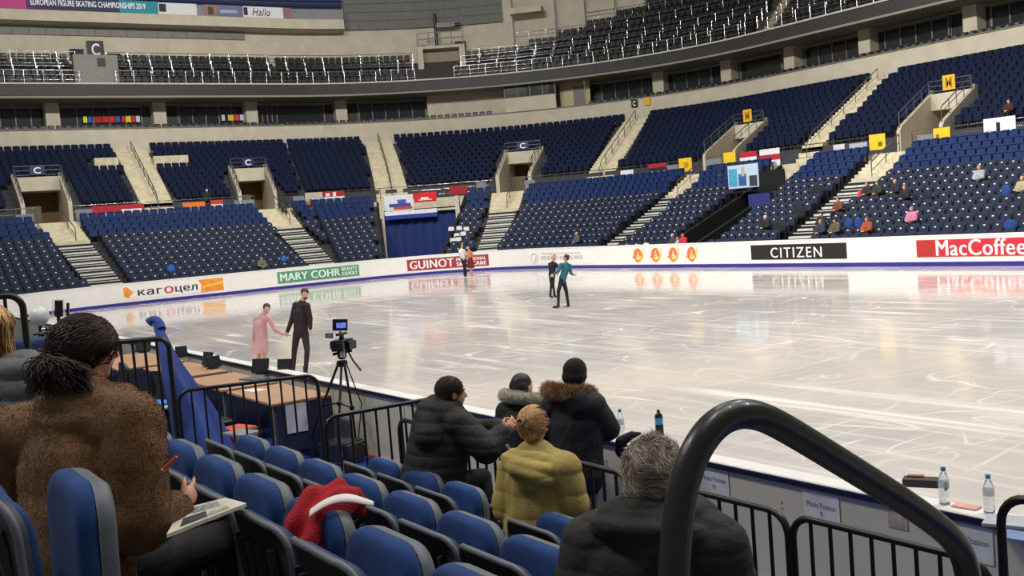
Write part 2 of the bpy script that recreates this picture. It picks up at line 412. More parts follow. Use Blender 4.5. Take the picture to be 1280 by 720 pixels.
# ------------------------------------------------------------------ aisles
LAI = [(-14.5, -15.9, 1.9, 1.9), (-2.0, -3.7, 1.8, 1.9), (-.44, -.495, .09, .085), (2.9, 1.6, 1.9, 1.6), (16.3, 15.9, 1.7, 2.0)]   # centre at o=2 and o=14.4, widths
MAI = [(-10.2, -10.6, 1.8, 1.8), (-.795, -.815, .075, .055), (-.275, -.28, .07, .05), (9.1, 9.5, 1.5, 1.6)]
def aisle(l, o, o0=2.0, o1=14.4):
    t = (o - o0) / (o1 - o0); c = l[0] + (l[1] - l[0]) * t; w = l[2] + (l[3] - l[2]) * t; return c - w / 2, c + w / 2
# wide treads of the retractable lower rows: black decking with pale strips; concrete steps above
for l in LAI:
    mb = MB(); mt = MB()
    for i in range(10):
        o, z = LOW[i]; zn = LOW[i + 1][1] if i < 9 else BLU[0][1]
        for h in range(2):
            oo = o - .1 + .43 * h; zz = z + (zn - z) * (h + 1) / 2 - .02; a0, a1 = aisle(l, oo)
            sweep(mb, [(oo, z - .3), (oo, zz), (oo + .44, zz), (oo + .44, z - .3)], [a0, (a0 + a1) / 2, a1])
            g = (a1 - a0) * .04
            if h == 0: sweep(mt, [(oo - .02, zz - .09), (oo - .02, zz + .012), (oo + .26, zz + .012), (oo + .26, zz - .09)], [a0 + g, (a0 + a1) / 2, a1 - g])
            else: sweep(mt, [(oo - .01, zz - .03), (oo - .01, zz + .008), (oo + .05, zz + .008), (oo + .05, zz - .03)], [a0 + g, (a0 + a1) / 2, a1 - g])
    r = mb.build('stair_flight', M_blackstep, None, kind='structure'); mt.build('tread_strip', M_tread, r)
    mb = MB()
    for j in range(4):
        o, z = BLU[j]; zn = BLU[j + 1][1] if j < 3 else 4.95
        for h in range(2):
            oo = o - .1 + .43 * h; zz = z + (zn - z) * (h + 1) / 2; a0, a1 = aisle(l, oo)
            sweep(mb, [(oo, z - .3), (oo, zz), (oo + .46, zz), (oo + .46, z - .3)], [a0, (a0 + a1) / 2, a1])
    mb.build('stair_flight', M_creamstep, None, kind='structure')
for l in MAI:
    mb = MB()
    for i in range(12):
        o, z = MID[i]; zn = MID[i + 1][1] if i < 11 else z + .3
        for h in range(2):
            oo = o - .1 + .39 * h; zz = z + (zn - z) * (h + 1) / 2; a0, a1 = aisle(l, oo, 17, 25.6)
            sweep(mb, [(oo, z - .3), (oo, zz), (oo + .42, zz), (oo + .42, z - .3)], [a0, (a0 + a1) / 2, a1])
    a0, a1 = aisle(l, 16.5, 17, 25.6)
    sweep(mb, [(16.0, 4.95), (16.0, 5.25), (16.45, 5.25), (16.45, 5.6), (16.9, 5.6), (16.9, 4.95)], [a0, (a0 + a1) / 2, a1])
    mb.build('stair_flight', M_creamstep, None, kind='structure')
# pale walls beside the upper mouth of the left middle stairs
mb = MB(); sweep(mb, [(22.6, 8.6), (22.6, 9.6), (24.6, 9.6), (24.6, 8.6)], [-12.9, -11.6]); sweep(mb, [(22.6, 8.6), (22.6, 9.6), (24.6, 9.6), (24.6, 8.6)], [-9.6, -7.6]); mb.build('floor_landing', M_creamstep, None, kind='structure')

# ------------------------------------------------------------------ stadium seats
def rbox_poly(w, z0, z1, r):
    p = []
    for cx, cz, a0 in ((w / 2 - r, z1 - r, 0), (-w / 2 + r, z1 - r, 90)):
        for k in range(3):
            t = math.radians(a0 + 45 * k); p.append((cx + r * math.cos(t), cz + r * math.sin(t)))
    p += [(-w / 2, z0), (w / 2, z0)]; return p
def seat_mesh(kind):
    mb = MB()
    lean = lambda u, v, w: (u, w + (v - .4) * .22, v)
    mb.prism(rbox_poly(.47, .36, .84, .07), .33, .37, 0, lean)          # backrest shell
    mb.prism(rbox_poly(.41, .42, .81, .06), .29, .335, 1, lean)         # backrest pad
    mb.prism(rbox_poly(.44, .36, .76, .08), .17, .205, 0, lambda u, v, w: (u, w + (v - .4) * .12, v))   # folded seat shell
    mb.prism(rbox_poly(.41, .39, .74, .07), .205, .26, 1, lambda u, v, w: (u, w + (v - .4) * .12, v))   # folded seat pad
    if kind == 'tag': mb.box(-.045, .045, .185, .2, .65, .7, 2); mb.v[-8:] = [(x, y, z) for x, y, z in mb.v[-8:]]
    mb.box(-.2, -.17, .2, .34, .0, .4, 3); mb.box(.17, .2, .2, .34, 0, .4, 3)
    if kind == 'mid': mb.box(-.24, .24, .17, .3, .765, .785, 1)
    return mb
SHD = mat('dark_navy_shell', (38, 44, 62), .7, var=.08, spec=.3); SHP = mat('navy_seat_pad', (30, 42, 76), .85, var=.1)
SHB = mat('midblue_shell', (24, 46, 92), .7, var=.08, spec=.3); SHB2 = mat('midblue_pad', (22, 48, 104), .85, var=.1)
SHU = mat('black_shell', (30, 30, 33), .5); SHU2 = mat('black_pad', (26, 27, 31), .9)
TAGM = mat('white_number_tag', (235, 235, 235), .5)
SK = {'tag': (seat_mesh('tag'), [SHD, SHP, TAGM, M_dark]), 'blue': (seat_mesh('mid'), [SHB, SHB2, TAGM, M_dark]), 'mid': (seat_mesh('mid'), [mat('deep_navy_shell', (17, 26, 54), .8, var=.08, spec=.2), mat('deep_navy_pad', (16, 30, 66), .85, var=.1), TAGM, M_dark]), 'up': (seat_mesh('mid'), [SHU, SHU2, TAGM, M_dark]), 'box': (seat_mesh('tag'), [SHU, SHU2, mat('grey_tag', (150, 150, 150), .5), M_dark])}
# the tag sits on the folded seat's underside
SEATS = []   # (kind, x, y, z, ang)
TUNS = [(-.835, -.6), (7.85, 10.85)]
def inside(a, lst): return any(l0 - .001 < a < l1 + .001 for l0, l1 in lst)
def seat_row(kind, o, z, a0, a1, gaps, pitch=.55):
    a = a0
    while a < a1:
        x0, y0 = ring(a, o); x1, y1 = ring(a + .01, o); ds = math.hypot(x1 - x0, y1 - y0) / .01; da = pitch / ds
        if a < -1 < a + da: da = max(.001, -1 - a) + .0005; a += da; continue
        am = a + da / 2
        if not any(am + da / 2 > g0 and am - da / 2 < g1 for g0, g1 in gaps):
            n, t = nrm(am, o); x, y = ring(am, o); SEATS.append((kind, x, y, z, math.atan2(t.y, t.x), am, o))
        a += da
for i, (o, z) in enumerate(LOW):
    seat_row('tag', o, z, A0, 30, [aisle(l, o) for l in LAI] + TUNS)
for i, (o, z) in enumerate(BLU):
    seat_row('blue', o, z, A0, 30, [aisle(l, o) for l in LAI] + TUNS)
for i, (o, z) in enumerate(MID):
    vm = [(v0 - .3, v1 + .3) if v0 > 0 or v0 < -1 else (v0 - .012, v1 + .012) for v0, v1 in VOM] if i < 5 else []
    lm = [(-13.0, -7.6)] if i in (7, 8) else []
    seat_row('mid', o, z, A0, 27, [aisle(l, o, 17, 25.6) for l in MAI] + vm + lm, pitch=.57)
seat_row('box', 26.55, 11.6, A0, 22, [(-.575, -.4)], pitch=.6)
UPG = [(-12.9, -11.2), (-.735, -.64), (-.02, .9)]
for k in range(13):
    o, z = uprow(k)
    lo = A0 if k < 4 else -.54 + (k - 3.5) / 19
    if k < 10: seat_row('up', o, z, lo, 20, UPG, pitch=.6)
SEATS.sort(key=lambda s: (Vector(s[1:4]) - CP).length if (s[0] == 'tag' and s[5] < 26.5 and True) else 1e9)
OCC = []     # seats left out because a person or bag is modelled there is not needed: people sit in front of the folded seats
proto = SK['tag'][0].mesh('stadium_seat', SK['tag'][1])
def in_view(s):
    v = Vector(s[1:4]) + Vector((0, 0, .6)) - CP; d = v.dot(CF)
    return d > 1 and -5 < 640 + CAMF * v.dot(CR) / d < 1285
near = [s for s in SEATS if s[0] == 'tag' and in_view(s)][:300]
ns = set(id(s) for s in near)
ORD = ['front', 'second', 'third', 'fourth', 'fifth', 'sixth', 'seventh', 'eighth', 'ninth', 'tenth']
ROWI = {round(o, 2): i for i, (o, z) in enumerate(LOW)}
CNT = {}
def nth(k): return '%d%s' % (k, 'th' if 10 <= k % 100 <= 20 else {1: 'st', 2: 'nd', 3: 'rd'}.get(k % 10, 'th'))
def sec_of(s):
    a, o = s[5], s[6]
    if a > aisle(LAI[4], o)[0]: return 3
    if a > TUN[1][0]: return 2
    if a > aisle(LAI[3], o)[0]: return 1
    return 0
for s in near:
    o = bpy.data.objects.new('stadium_seat', proto); COL.objects.link(o); o.location = s[1:4]; o.rotation_euler = (0, 0, s[4])
    key = (ROWI[round(s[6], 2)], sec_of(s)); CNT[key] = CNT.get(key, []) + [(s[5], o)]
for (ri, sc), L in CNT.items():
    L.sort(key=lambda q: q[0])
    if sc in (0, 1, 2): L.reverse()
    for j, (a_, o) in enumerate(L):
        tag(o, 'folded navy seat with number tag, %s row up, %s %s' % (ORD[ri], nth(j + 1), ['left of the fourth stairs', 'from the dark gap leftwards', 'left of the last stairs' , 'right of the last stairs'][sc]), 'stadium seat', 'tagged folding seats at the right of the far lower stand')
BIG = MB(); vv = []; ff = []; mm = []; base = 0
mats_all = []; moff = {}
for k, (m_, ml) in SK.items(): moff[k] = len(mats_all); mats_all += ml
V = {k: np.array(m_.v) for k, (m_, ml) in SK.items()}
for s in SEATS:
    if id(s) in ns: continue
    k = s[0]; c, sn = math.cos(s[4]), math.sin(s[4]); v = V[k]
    w = np.stack([v[:, 0] * c - v[:, 1] * sn + s[1], v[:, 0] * sn + v[:, 1] * c + s[2], v[:, 2] + s[3]], 1); vv.append(w)
    ff += [tuple(i + base for i in f) for f in SK[k][0].f]; mm += [i + moff[k] for i in SK[k][0].mi]; base += len(v)
me = bpy.data.meshes.new('stadium_seating'); me.from_pydata(np.concatenate(vv).tolist(), [], ff)
for m_ in mats_all: me.materials.append(m_)
me.polygons.foreach_set('material_index', mm); me.update()
o = bpy.data.objects.new('stadium_seating', me); COL.objects.link(o); tag(o, 'rows of folding seats filling the rest of the far stands', 'stadium seating', kind='stuff')

# ------------------------------------------------------------------ rails
def rail_on(name, a0, a1, o, z, h, label, cat='railing', n_h=2, post=1.8, m=None, group=None, r=.03, ext=None, zf=None):
    m = m or M_chrome; mb = MB(); zf = zf or (lambda oo: z); pts = arange(a0, a1, .7)
    t = empty(name, P((a0 + a1) / 2, o, z), 0, label, cat, group)
    for k in range(n_h):
        zz = z + h * (1 - k * .36)
        MB().tube([P(a, o, zz) for a in pts], r if k == 0 else r * .6, 6).build('rail_bar' if k else 'top_rail', m, t)
    L = 0; pp = [a0]; last = Vector(P(a0, o, z))
    for a in arange(a0, a1, .1):
        v = Vector(P(a, o, z))
        if (v - last).length > post: pp.append(a); last = v
    pp.append(a1)
    for a in pp: MB().tube([P(a, o, z), P(a, o, z + h)], r * .9, 6).build('post', m, t)
    return t
def gaps_to_segs(a0, a1, g): return segs(a0, a1, g)
wg = [aisle(l, 14.4) for l in LAI]
for s0, s1 in segs(A0, 27, wg): rail_on('walkway_railing', s0, s1, 14.45, 4.95, 1.0, '', n_h=3, post=2.4)
# labels for the walkway railings, left to right
LB = ['steel walkway railing at the far left edge of the stand', 'steel walkway railing with a red white banner on it, between the two left stairs', 'steel walkway railing running above the blue curtained tunnel',
      'steel walkway railing with a grey panel, right of the third stairs', 'steel walkway railing left of the last far stairs, hung with red banners', 'steel walkway railing at the far right, carrying a white picture banner']
for o, l in zip([o for o in COL.objects if o.name.startswith('walkway_railing')], LB): o['label'] = l
# handrails down the middle of the stairs
def stair_rail(a_of, os, label, m=M_greyrail, h=.95):
    pts = []; t = empty('stair_handrail', P(a_of(os[0][0]), os[0][0], os[0][1]), 0, label, 'handrail')
    for o, z in os: pts.append(P(a_of(o), o, z + h))
    MB().tube(pts, .035, 6).build('top_rail', m, t)
    MB().tube([(x, y, z - .45) for x, y, z in pts], .02, 6).build('rail_bar', m, t)
    for i, (o, z) in enumerate(os):
        if i % 2 == 0: MB().tube([P(a_of(o), o, z), pts[i]], .028, 6).build('post', m, t)
names = ['the far left', 'the blue curtained tunnel', 'the middle of the photo', 'the right part of the stand']
for l, nm in zip(MAI, names):
    stair_rail(lambda o, l=l: sum(aisle(l, o, 17, 25.6)) / 2, [(16.2, 5.1)] + MID, 'handrail down the centre of the upper pale stairs at ' + nm)
names2 = ['leftmost lower stairs', 'second lower stairs from the left', 'stairs just right of the tunnel', 'fourth lower stairs from the left', 'rightmost lower stairs']
for l, nm in zip(LAI, names2):
    stair_rail(lambda o, l=l: sum(aisle(l, o)) / 2 + (.25 if l[0] > 0 or l[0] < -1 else .01), BLU + [(14.4, 4.95)], 'short handrail on the pale steps of the ' + nm)

# ------------------------------------------------------------------ vomitories
def letter_sign(s, a, o, z, w, h, bg, fg, label, cat='sign', name='section_sign'):
    n, t = nrm(a, o); c = Vector(P(a, o, z)); f = lambda u, v, e: c + t * (u * w) + Vector((0, 0, v * h)) - n * e
    r = MB().hexa([f(-.5, 0, 0), f(.5, 0, 0), f(.5, 0, .04), f(-.5, 0, .04), f(-.5, 1, 0), f(.5, 1, 0), f(.5, 1, .04), f(-.5, 1, .04)]).build(name, bg, None, label, cat)
    if s: lettering(s, lambda u, v: f((u - .5) * .5, .15 + v * .7, .05), fg, r, bold=.02)
    return r
M_signblue = mat('sign_navy', (34, 34, 92), .5); M_signblack = mat('sign_black', (20, 20, 22), .5); M_letter = mat('sign_letter_white', (235, 235, 240), .5)
M_yellow = mat('banner_yellow', (232, 178, 40), .7, var=.04); M_brown = mat('brown_door', (104, 78, 50), .6)
vn = ['leftmost exit portal in the middle tier', 'second exit portal from the left', 'exit portal right of the tunnel', 'fourth exit portal from the left with an orange sign', 'rightmost exit portal with an orange sign']
for i, (v0, v1) in enumerate(VOM):
    am = (v0 + v1) / 2; da = .22 if (v0 > 0 or v0 < -1) else .009
    t = empty('exit_portal', P(am, 18, 4.95), 0, 'cream walled ' + vn[i] + ', open onto the walkway', 'exit portal')
    for a in (v0, v1):
        mb = MB(); pf = [(16.45, 4.9), (16.45, 6.2), (16.7, 6.45), (20.8, 8.35), (20.8, 8.55), (23.5, 8.55), (23.5, 4.9)]
        sweep(mb, pf, [a - da / 2, a + da / 2]); mb.build('side_wall', M_cream, t)
    mb = MB(); sweep(mb, [(20.6, 7.35), (20.6, 8.3), (21.2, 8.3), (23.5, 8.3), (23.5, 7.35)], [v0, am, v1]); mb.build('lintel', M_cream, t)
    mb = MB(); sweep(mb, [(23.4, 4.9), (23.4, 7.4), (23.6, 7.4), (23.6, 4.9)], [v0, am, v1]); mb.build('back_wall', M_brown, t)
    mb = MB(); sweep(mb, [(16.4, 4.9), (16.4, 4.96), (23.5, 4.96), (23.5, 4.9)], [v0, am, v1]); mb.build('landing', M_creamstep, t)
    mb = MB(); sweep(mb, [(20.55, 4.96), (20.55, 6.3), (20.7, 6.3), (20.7, 4.96)], [v0, am]) ; mb.build('inner_partition', mat('olive_partition', (96, 90, 68), .7), t)
    for k in range(3): MB().tube([P(v0, 20.7, 8.45 + .3 * k), P(am, 20.7, 8.45 + .3 * k), P(v1, 20.7, 8.45 + .3 * k)], .028, 6).build('rail_bar', M_greyrail, t)
    for a in (v0, am, v1): MB().tube([P(a, 20.7, 8.3), P(a, 20.7, 9.05)], .03, 6).build('post', M_greyrail, t)
    for a in (v0, v1):
        MB().tube([P(a, 20.7, 9.05), P(a, 16.6, 7.2)], .03, 6).build('sloping_rail', M_greyrail, t); MB().tube([P(a, 20.7, 8.75), P(a, 16.6, 6.9)], .02, 6).build('sloping_rail', M_greyrail, t)
        for q in range(5): oo = 16.6 + q; MB().tube([P(a, oo, 6.3 + (oo - 16.6) * .47), P(a, oo, 7.2 + (oo - 16.6) * .451)], .025, 6).build('post', M_greyrail, t)
    if i < 3: letter_sign('C', am, 20.6, 8.42, .95, .62, M_signblue, M_letter, 'navy sign with white letter C above the ' + vn[i])
    else: letter_sign('M', am, 20.6, 8.42, .8, .85, M_yellow, mat('sign_brown', (150, 105, 30), .6), 'yellow sign with brown mark above the ' + ['', '', '', 'fourth exit portal from the left', 'rightmost exit portal'][i])

# ------------------------------------------------------------------ tunnels in the lower tier
M_curtain = mat('navy_curtain', (26, 46, 104), .9, var=.1, scale=3, stretch=(6, 6, .3)); M_drape = mat('black_drape', (18, 18, 20), .95)
for i, (v0, v1) in enumerate(TUN):
    t = empty('tunnel_entrance', P((v0 + v1) / 2, 8, 0), 0, ['tunnel opening with black sides under the flag banners', 'dark gap in the lower stand beside the fourth stairs'][i], 'tunnel')
    da = .004 if i == 0 else .08
    for a in (v0, v1):
        mb = MB(); sweep(mb, [(1.9, 0), (1.9, .9), (10.6, 3.55), (14.3, 4.95), (14.3, 0)], [a - da, a + da]); mb.build('side_drape', M_drape, t)
    if i == 0:
        mb = MB(); al = list(np.linspace(v0 + .012, v1 - .012, 60)); fs = []; vs = []
        for k, a in enumerate(al):
            off = .05 * math.sin(k * .8)
            vs += [P(a, 11.2 + off, 0), P(a, 11.2 + off, 4.0), P(a, 11.24 + off, 4.0), P(a, 11.24 + off, 0)]
        for k in range(len(al) - 1):
            for q in range(4): fs.append((k * 4 + q, (k + 1) * 4 + q, (k + 1) * 4 + (q + 1) % 4, k * 4 + (q + 1) % 4))
        mb.add(vs, fs, 0, False); mb.build('curtain', M_curtain, t)
        for a in (v0 + .006, v1 - .006):
            mb = MB(); sweep(mb, [(10.9, 0), (10.9, 4.9), (11.3, 4.9), (11.3, 0)], [a - .006, a + .006]); mb.build('door_post', M_cream, t)
        mb = MB(); sweep(mb, [(10.9, 3.95), (10.9, 4.1), (11.3, 4.1), (11.3, 3.95)], arange(v0 + .006, v1 - .006)); mb.build('door_beam', M_cream, t)
        mb = MB(); sweep(mb, [(11.6, 0), (11.6, 4.2), (11.7, 4.2), (11.7, 0)], list(np.linspace(v0, v1, 9))); mb.build('back_drape', M_drape, t)
    else:
        mb = MB(); sweep(mb, [(11.3, 0), (11.3, 4.6), (11.4, 4.6), (11.4, 0)], [v0, v1]); mb.build('back_drape', M_drape, t)
        mb = MB(); sweep(mb, [(7.6, 1.8), (7.6, 3.3), (8.0, 3.3), (8.0, 1.8)], [v1 - .1, v1 + 1.4]); mb.build('side_panel', mat('royal_panel', (36, 44, 112), .8), t)

# ------------------------------------------------------------------ banners and flags hung on the rails
def banner(px0, px1, z0, z1, cols, label, o=14.38, name='banner', zr=5.3, cat='banner', stripes='h', motif=None):
    a0 = inv_a(px0, o, zr); a1 = inv_a(px1, o, zr); N = 7
    al = [a0 + (a1 - a0) * k / (N - 1) for k in range(N)]
    root = None; n = len(cols)
    mats_ = [mat('cloth_%d_%d_%d' % c, c, .8, var=.05, scale=5) for c in cols]
    mb = MB()
    if stripes == 'h':
        for k, c in enumerate(cols):
            za = z0 + (z1 - z0) * k / n; zb = z0 + (z1 - z0) * (k + 1) / n
            sweep(mb, [(o, za), (o, zb), (o + .02, zb), (o + .02, za)], al, k)
    else:
        for k, c in enumerate(cols):
            b0 = a0 + (a1 - a0) * k / n; b1 = a0 + (a1 - a0) * (k + 1) / n
            sweep(mb, [(o, z0), (o, z1), (o + .02, z1), (o + .02, z0)], [b0, (b0 + b1) / 2, b1], k)
    r = mb.build(name, mats_, None, label, cat)
    if motif:
        for (u0, u1, w0, w1, c) in motif:
            mb = MB(); sweep(mb, [(o - .015, z0 + (z1 - z0) * w0), (o - .012, z0 + (z1 - z0) * w1), (o, z0 + (z1 - z0) * w1), (o, z0 + (z1 - z0) * w0)], [a0 + (a1 - a0) * u0, a0 + (a1 - a0) * u1]); mb.build('printed_patch', mat('cloth_%d_%d_%d' % c, c, .8, var=.05, scale=5), r)
    return r, a0, a1
RED = (178, 34, 48); WH = (226, 226, 230); YL = (240, 196, 40); GY = (128, 130, 136); BK = (24, 24, 28)
banner(95, 116, 4.9, 5.7, [GY], 'plain grey panel beside the leftmost stairs')
banner(116, 181, 4.85, 5.85, [RED], 'long red banner with white streaks left of the upper stairs', motif=[(.1, .3, .3, .55, WH), (.3, .55, .2, .5, (150, 140, 140)), (.55, .95, .45, .7, WH), (.12, .25, .02, .2, YL)])
banner(229, 257, 4.8, 5.75, [YL, YL, (230, 120, 50)], 'yellow and orange flag on the railing beside a dark dressed person')
banner(264, 279, 4.95, 5.8, [(200, 60, 50), WH, (200, 60, 50)], 'red and white flag right of the dark dressed person')
banner(20, 42, 4.7, 5.6, [GY], 'plain grey panel at the far left of the railing')
banner(293, 300, 4.95, 5.7, [(120, 120, 140)], 'narrow grey flag near the second exit portal'); banner(302, 318, 4.95, 5.7, [GY], 'plain grey panel left of the climbing person')
banner(367, 381, 4.95, 5.75, [GY], 'plain grey panel right of the climbing person')
banner(382, 404, 4.8, 5.95, [(168, 120, 84), (190, 180, 168)], 'brown and pale photo banner on the railing', motif=[(.65, .9, .1, .6, (60, 40, 30))])
banner(405, 431, 4.8, 5.95, [RED, WH, RED], 'red and white lettered banner on the railing', motif=[(.1, .3, .7, .9, WH), (.45, .6, .68, .95, WH), (.7, .9, .1, .3, WH), (.1, .35, .08, .3, WH)])
banner(562, 584, 5.1, 5.7, [(168, 30, 44)], 'small crumpled red flag hanging under the railing lights'); banner(596, 608, 5.2, 5.9, [GY], 'grey panel at the right end of the railing by the third exit')
banner(656, 669, 5.0, 5.7, [GY], 'grey panel just right of the third exit portal')
banner(776, 792, 4.95, 5.75, [(150, 156, 160), WH], 'white and grey banner right of the middle upper stairs'); banner(811, 834, 4.95, 5.95, [RED, WH, (40, 40, 44), RED], 'red, white and black striped flag on the railing')
banner(834, 848, 5.0, 5.75, [GY], 'grey panel right of the red, white and black flag'); banner(849, 865, 5.2, 6.1, [YL], 'square yellow banner left of the fourth stairs', motif=[(.3, .7, .3, .7, (190, 150, 30))])
banner(883, 902, 5.0, 5.8, [GY], 'grey panel between two yellow banners'); banner(905, 920, 5.2, 6.1, [YL], 'square yellow banner right of the fourth stairs')
banner(925, 946, 4.95, 6.0, [RED, WH, RED], 'red and white supporter banner with small print'); banner(950, 975, 4.95, 6.0, [WH, RED, WH], 'white banner with a red band beside the supporter banner')
banner(1042, 1056, 4.95, 5.75, [(200, 202, 210)], 'pale banner left of the last far stairs'); banner(1062, 1084, 4.95, 5.7, [(170, 174, 190)], 'pale violet panel next to the stairs')
banner(1087, 1107, 5.2, 6.05, [YL], 'square yellow banner at the top of the last stairs', motif=[(.55, .8, .2, .5, (120, 90, 30))])
banner(1147, 1166, 4.95, 5.7, [GY], 'grey panel left of the square yellow banner at far right'); banner(1167, 1188, 5.1, 5.95, [YL], 'square yellow banner on the right railing', motif=[(.15, .35, .4, .65, (150, 110, 30))])
banner(1230, 1270, 4.95, 6.1, [WH], 'large white banner with a small black figure', motif=[(.4, .52, .3, .8, BK), (.05, .25, .4, .5, (180, 180, 190))])
# flag paintings over the tunnel
b, a0, a1 = banner(481, 517, 4.15, 5.25, [(214, 216, 222)], 'white banner with a blue red brush flag, left over the tunnel', o=10.7, zr=4.5, motif=[(.15, .9, .25, .45, (48, 70, 150)), (.3, .95, .08, .25, (200, 60, 60)), (.45, .75, .45, .7, (70, 90, 160))])
b, a0, a1 = banner(518, 546, 4.62, 5.3, [(206, 32, 40)], 'red banner with a white mark, right over the tunnel', o=10.7, zr=4.5, motif=[(.3, .65, .3, .5, WH), (.2, .8, .2, .27, WH)])
banner(481, 546, 3.55, 4.13, [(44, 54, 150), (224, 224, 230)], 'horizontal white and blue band below the two tunnel banners', o=10.72, zr=4.0)
# tunnel railing with a light blue photo banner
rail_on('walkway_railing', 7.0, 9.9, 9.2, 3.6, 1.45, 'steel railing round the dark gap, carrying a light blue photo banner', n_h=4, post=1.2)
banner(910, 948, 3.7, 5.0, [(176, 200, 216)], 'light blue photo banner with small figures on the lower railing', o=9.1, zr=4.4, motif=[(.03, .3, .1, .85, (70, 150, 190)), (.35, .6, .1, .6, (40, 90, 140)), (.7, .95, .05, .5, (50, 54, 70)), (.45, .55, .5, .9, (190, 160, 150))])

# ------------------------------------------------------------------ hospitality boxes
COLS = [(66, 16), (200, 14), (315, 10), (427, 13), (823, 8), (908, 8), (987, 8), (1081, 9), (1213, 10)]
cedge = [inv_a(px, 28.5, 13.2) for px, w in COLS]
for k, a in enumerate(cedge):
    n, t = nrm(a, 28.5); c = Vector(P(a, 28.4, 0)); f = lambda u, v, z: c + t * u + n * v + Vector((0, 0, z))
    MB().hexa([f(-.5, 0, 11.6), f(.5, 0, 11.6), f(.5, 1.2, 11.6), f(-.5, 1.2, 11.6), f(-.5, 0, 14.3), f(.5, 0, 14.3), f(.5, 1.2, 14.3), f(-.5, 1.2, 14.3)]).build('pillar_%d' % (k + 1), M_cream, None, kind='structure')
def window_bay(k, px0, px1, nm):
    a0, a1 = inv_a(px0, 29.3, 13.2), inv_a(px1, 29.3, 13.2)
    mb = MB(); al = arange(a0, a1)
    sweep(mb, [(29.2, 12.25), (29.2, 12.5), (29.5, 12.5), (29.5, 12.25)], al); sweep(mb, [(29.25, 14.0), (29.25, 14.1), (29.5, 14.1), (29.5, 14.0)], al)
    r = mb.build('window_%d' % k, M_frame, None, kind='structure')
    for j in range(nm + 1):
        a = a0 + (a1 - a0) * j / nm; n, t = nrm(a, 29.3); c = Vector(P(a, 29.25, 0)); f = lambda u, v, z: c + t * u + n * v + Vector((0, 0, z)); w = .04
        MB().hexa([f(-w, 0, 12.5), f(w, 0, 12.5), f(w, .15, 12.5), f(-w, .15, 12.5), f(-w, 0, 14.05), f(w, 0, 14.05), f(w, .15, 14.05), f(-w, .15, 14.05)]).build('mullion', M_frame, r)
    mb = MB(); sweep(mb, [(29.35, 12.5), (29.35, 14.05), (29.38, 14.05), (29.38, 12.5)], al); mb.build('pane', M_glass, r)
    mb = MB(); sweep(mb, [(29.2, 11.6), (29.2, 12.25), (29.5, 12.25), (29.5, 11.6)], al); mb.build('sill_panel', mat('box_sill_dark', (44, 42, 40), .7), r)
for k, (p0, p1, nm) in enumerate([(-20, 58, 4), (75, 177, 5), (224, 306, 5), (322, 405, 5), (449, 532, 5), (753, 819, 4), (828, 889, 4), (926, 982, 4), (1007, 1076, 4), (1088, 1186, 5), (1240, 1310, 3)]): window_bay(k + 1, p0, p1, nm)
# doors beside the pillars
for k, (p0, p1) in enumerate([(178, 191), (209, 222), (406, 419), (434, 447), (735, 751), (890, 903), (912, 925), (991, 1005), (1189, 1206), (1222, 1238)]):
    a0, a1 = inv_a(p0, 29.3, 13), inv_a(p1, 29.3, 13)
    mb = MB(); sweep(mb, [(29.4, 11.6), (29.4, 14.1), (29.45, 14.1), (29.45, 11.6)], [a0, a1]); r = mb.build('door_%d' % (k + 1), mat('dark_box_door', (34, 32, 30), .5), None, kind='structure')
    for a in (a0, a1): MB().tube([P(a, 29.35, 11.6), P(a, 29.35, 14.1)], .04, 4).build('door_frame', M_frame, r)
# flush pale wall with a strip of blueish windows, and the open camera booth right of it
a0, a1 = inv_a(631, 26.2, 13.5), inv_a(694, 26.2, 13.5); mb = MB()
sweep(mb, [(26.2, 12.05), (26.2, 13.3), (26.5, 13.3), (26.5, 12.05)], arange(a0, a1)); mb.build('wall_camera', M_cream, None, kind='structure')
mb = MB(); sweep(mb, [(26.25, 13.3), (26.25, 14.4), (26.3, 14.4), (26.3, 13.3)], arange(a0, a1)); r = mb.build('window_12', M_glass, None, kind='structure')
for j in range(5):
    a = a0 + (a1 - a0) * j / 4; MB().tube([P(a, 26.2, 13.3), P(a, 26.2, 14.4)], .08, 4).build('mullion', M_frame, r)
a0, a1 = inv_a(533, 26.6, 13), inv_a(629, 26.6, 13)
mb = MB(); sweep(mb, [(28.2, 11.6), (28.2, 14.3), (28.5, 14.3), (28.5, 11.6)], arange(a0, a1)); mb.build('wall_recess', M_cream, None, kind='structure')
a0, a1 = inv_a(697, 27, 13), inv_a(734, 27, 13)
t = empty('camera_booth', P((a0 + a1) / 2, 27, 11.6), 0, 'glazed booth with a pale door at the left end of the windows', 'booth')
mb = MB(); sweep(mb, [(28.0, 11.6), (28.0, 14.3), (28.1, 14.3), (28.1, 11.6)], [a0, a1]); mb.build('back_wall', mat('booth_lit_wall', (190, 180, 140), .8), t)
am = (a0 + a1) / 2; mb = MB(); sweep(mb, [(27.9, 11.6), (27.9, 13.9), (28.0, 13.9), (28.0, 11.6)], [am - .003, am + .018]); mb.build('door', mat('booth_door', (120, 116, 110), .6), t)
for a in (a0, a1): MB().tube([P(a, 26.3, 11.6), P(a, 26.3, 14.3)], .06, 4).build('frame_post', M_frame, t)
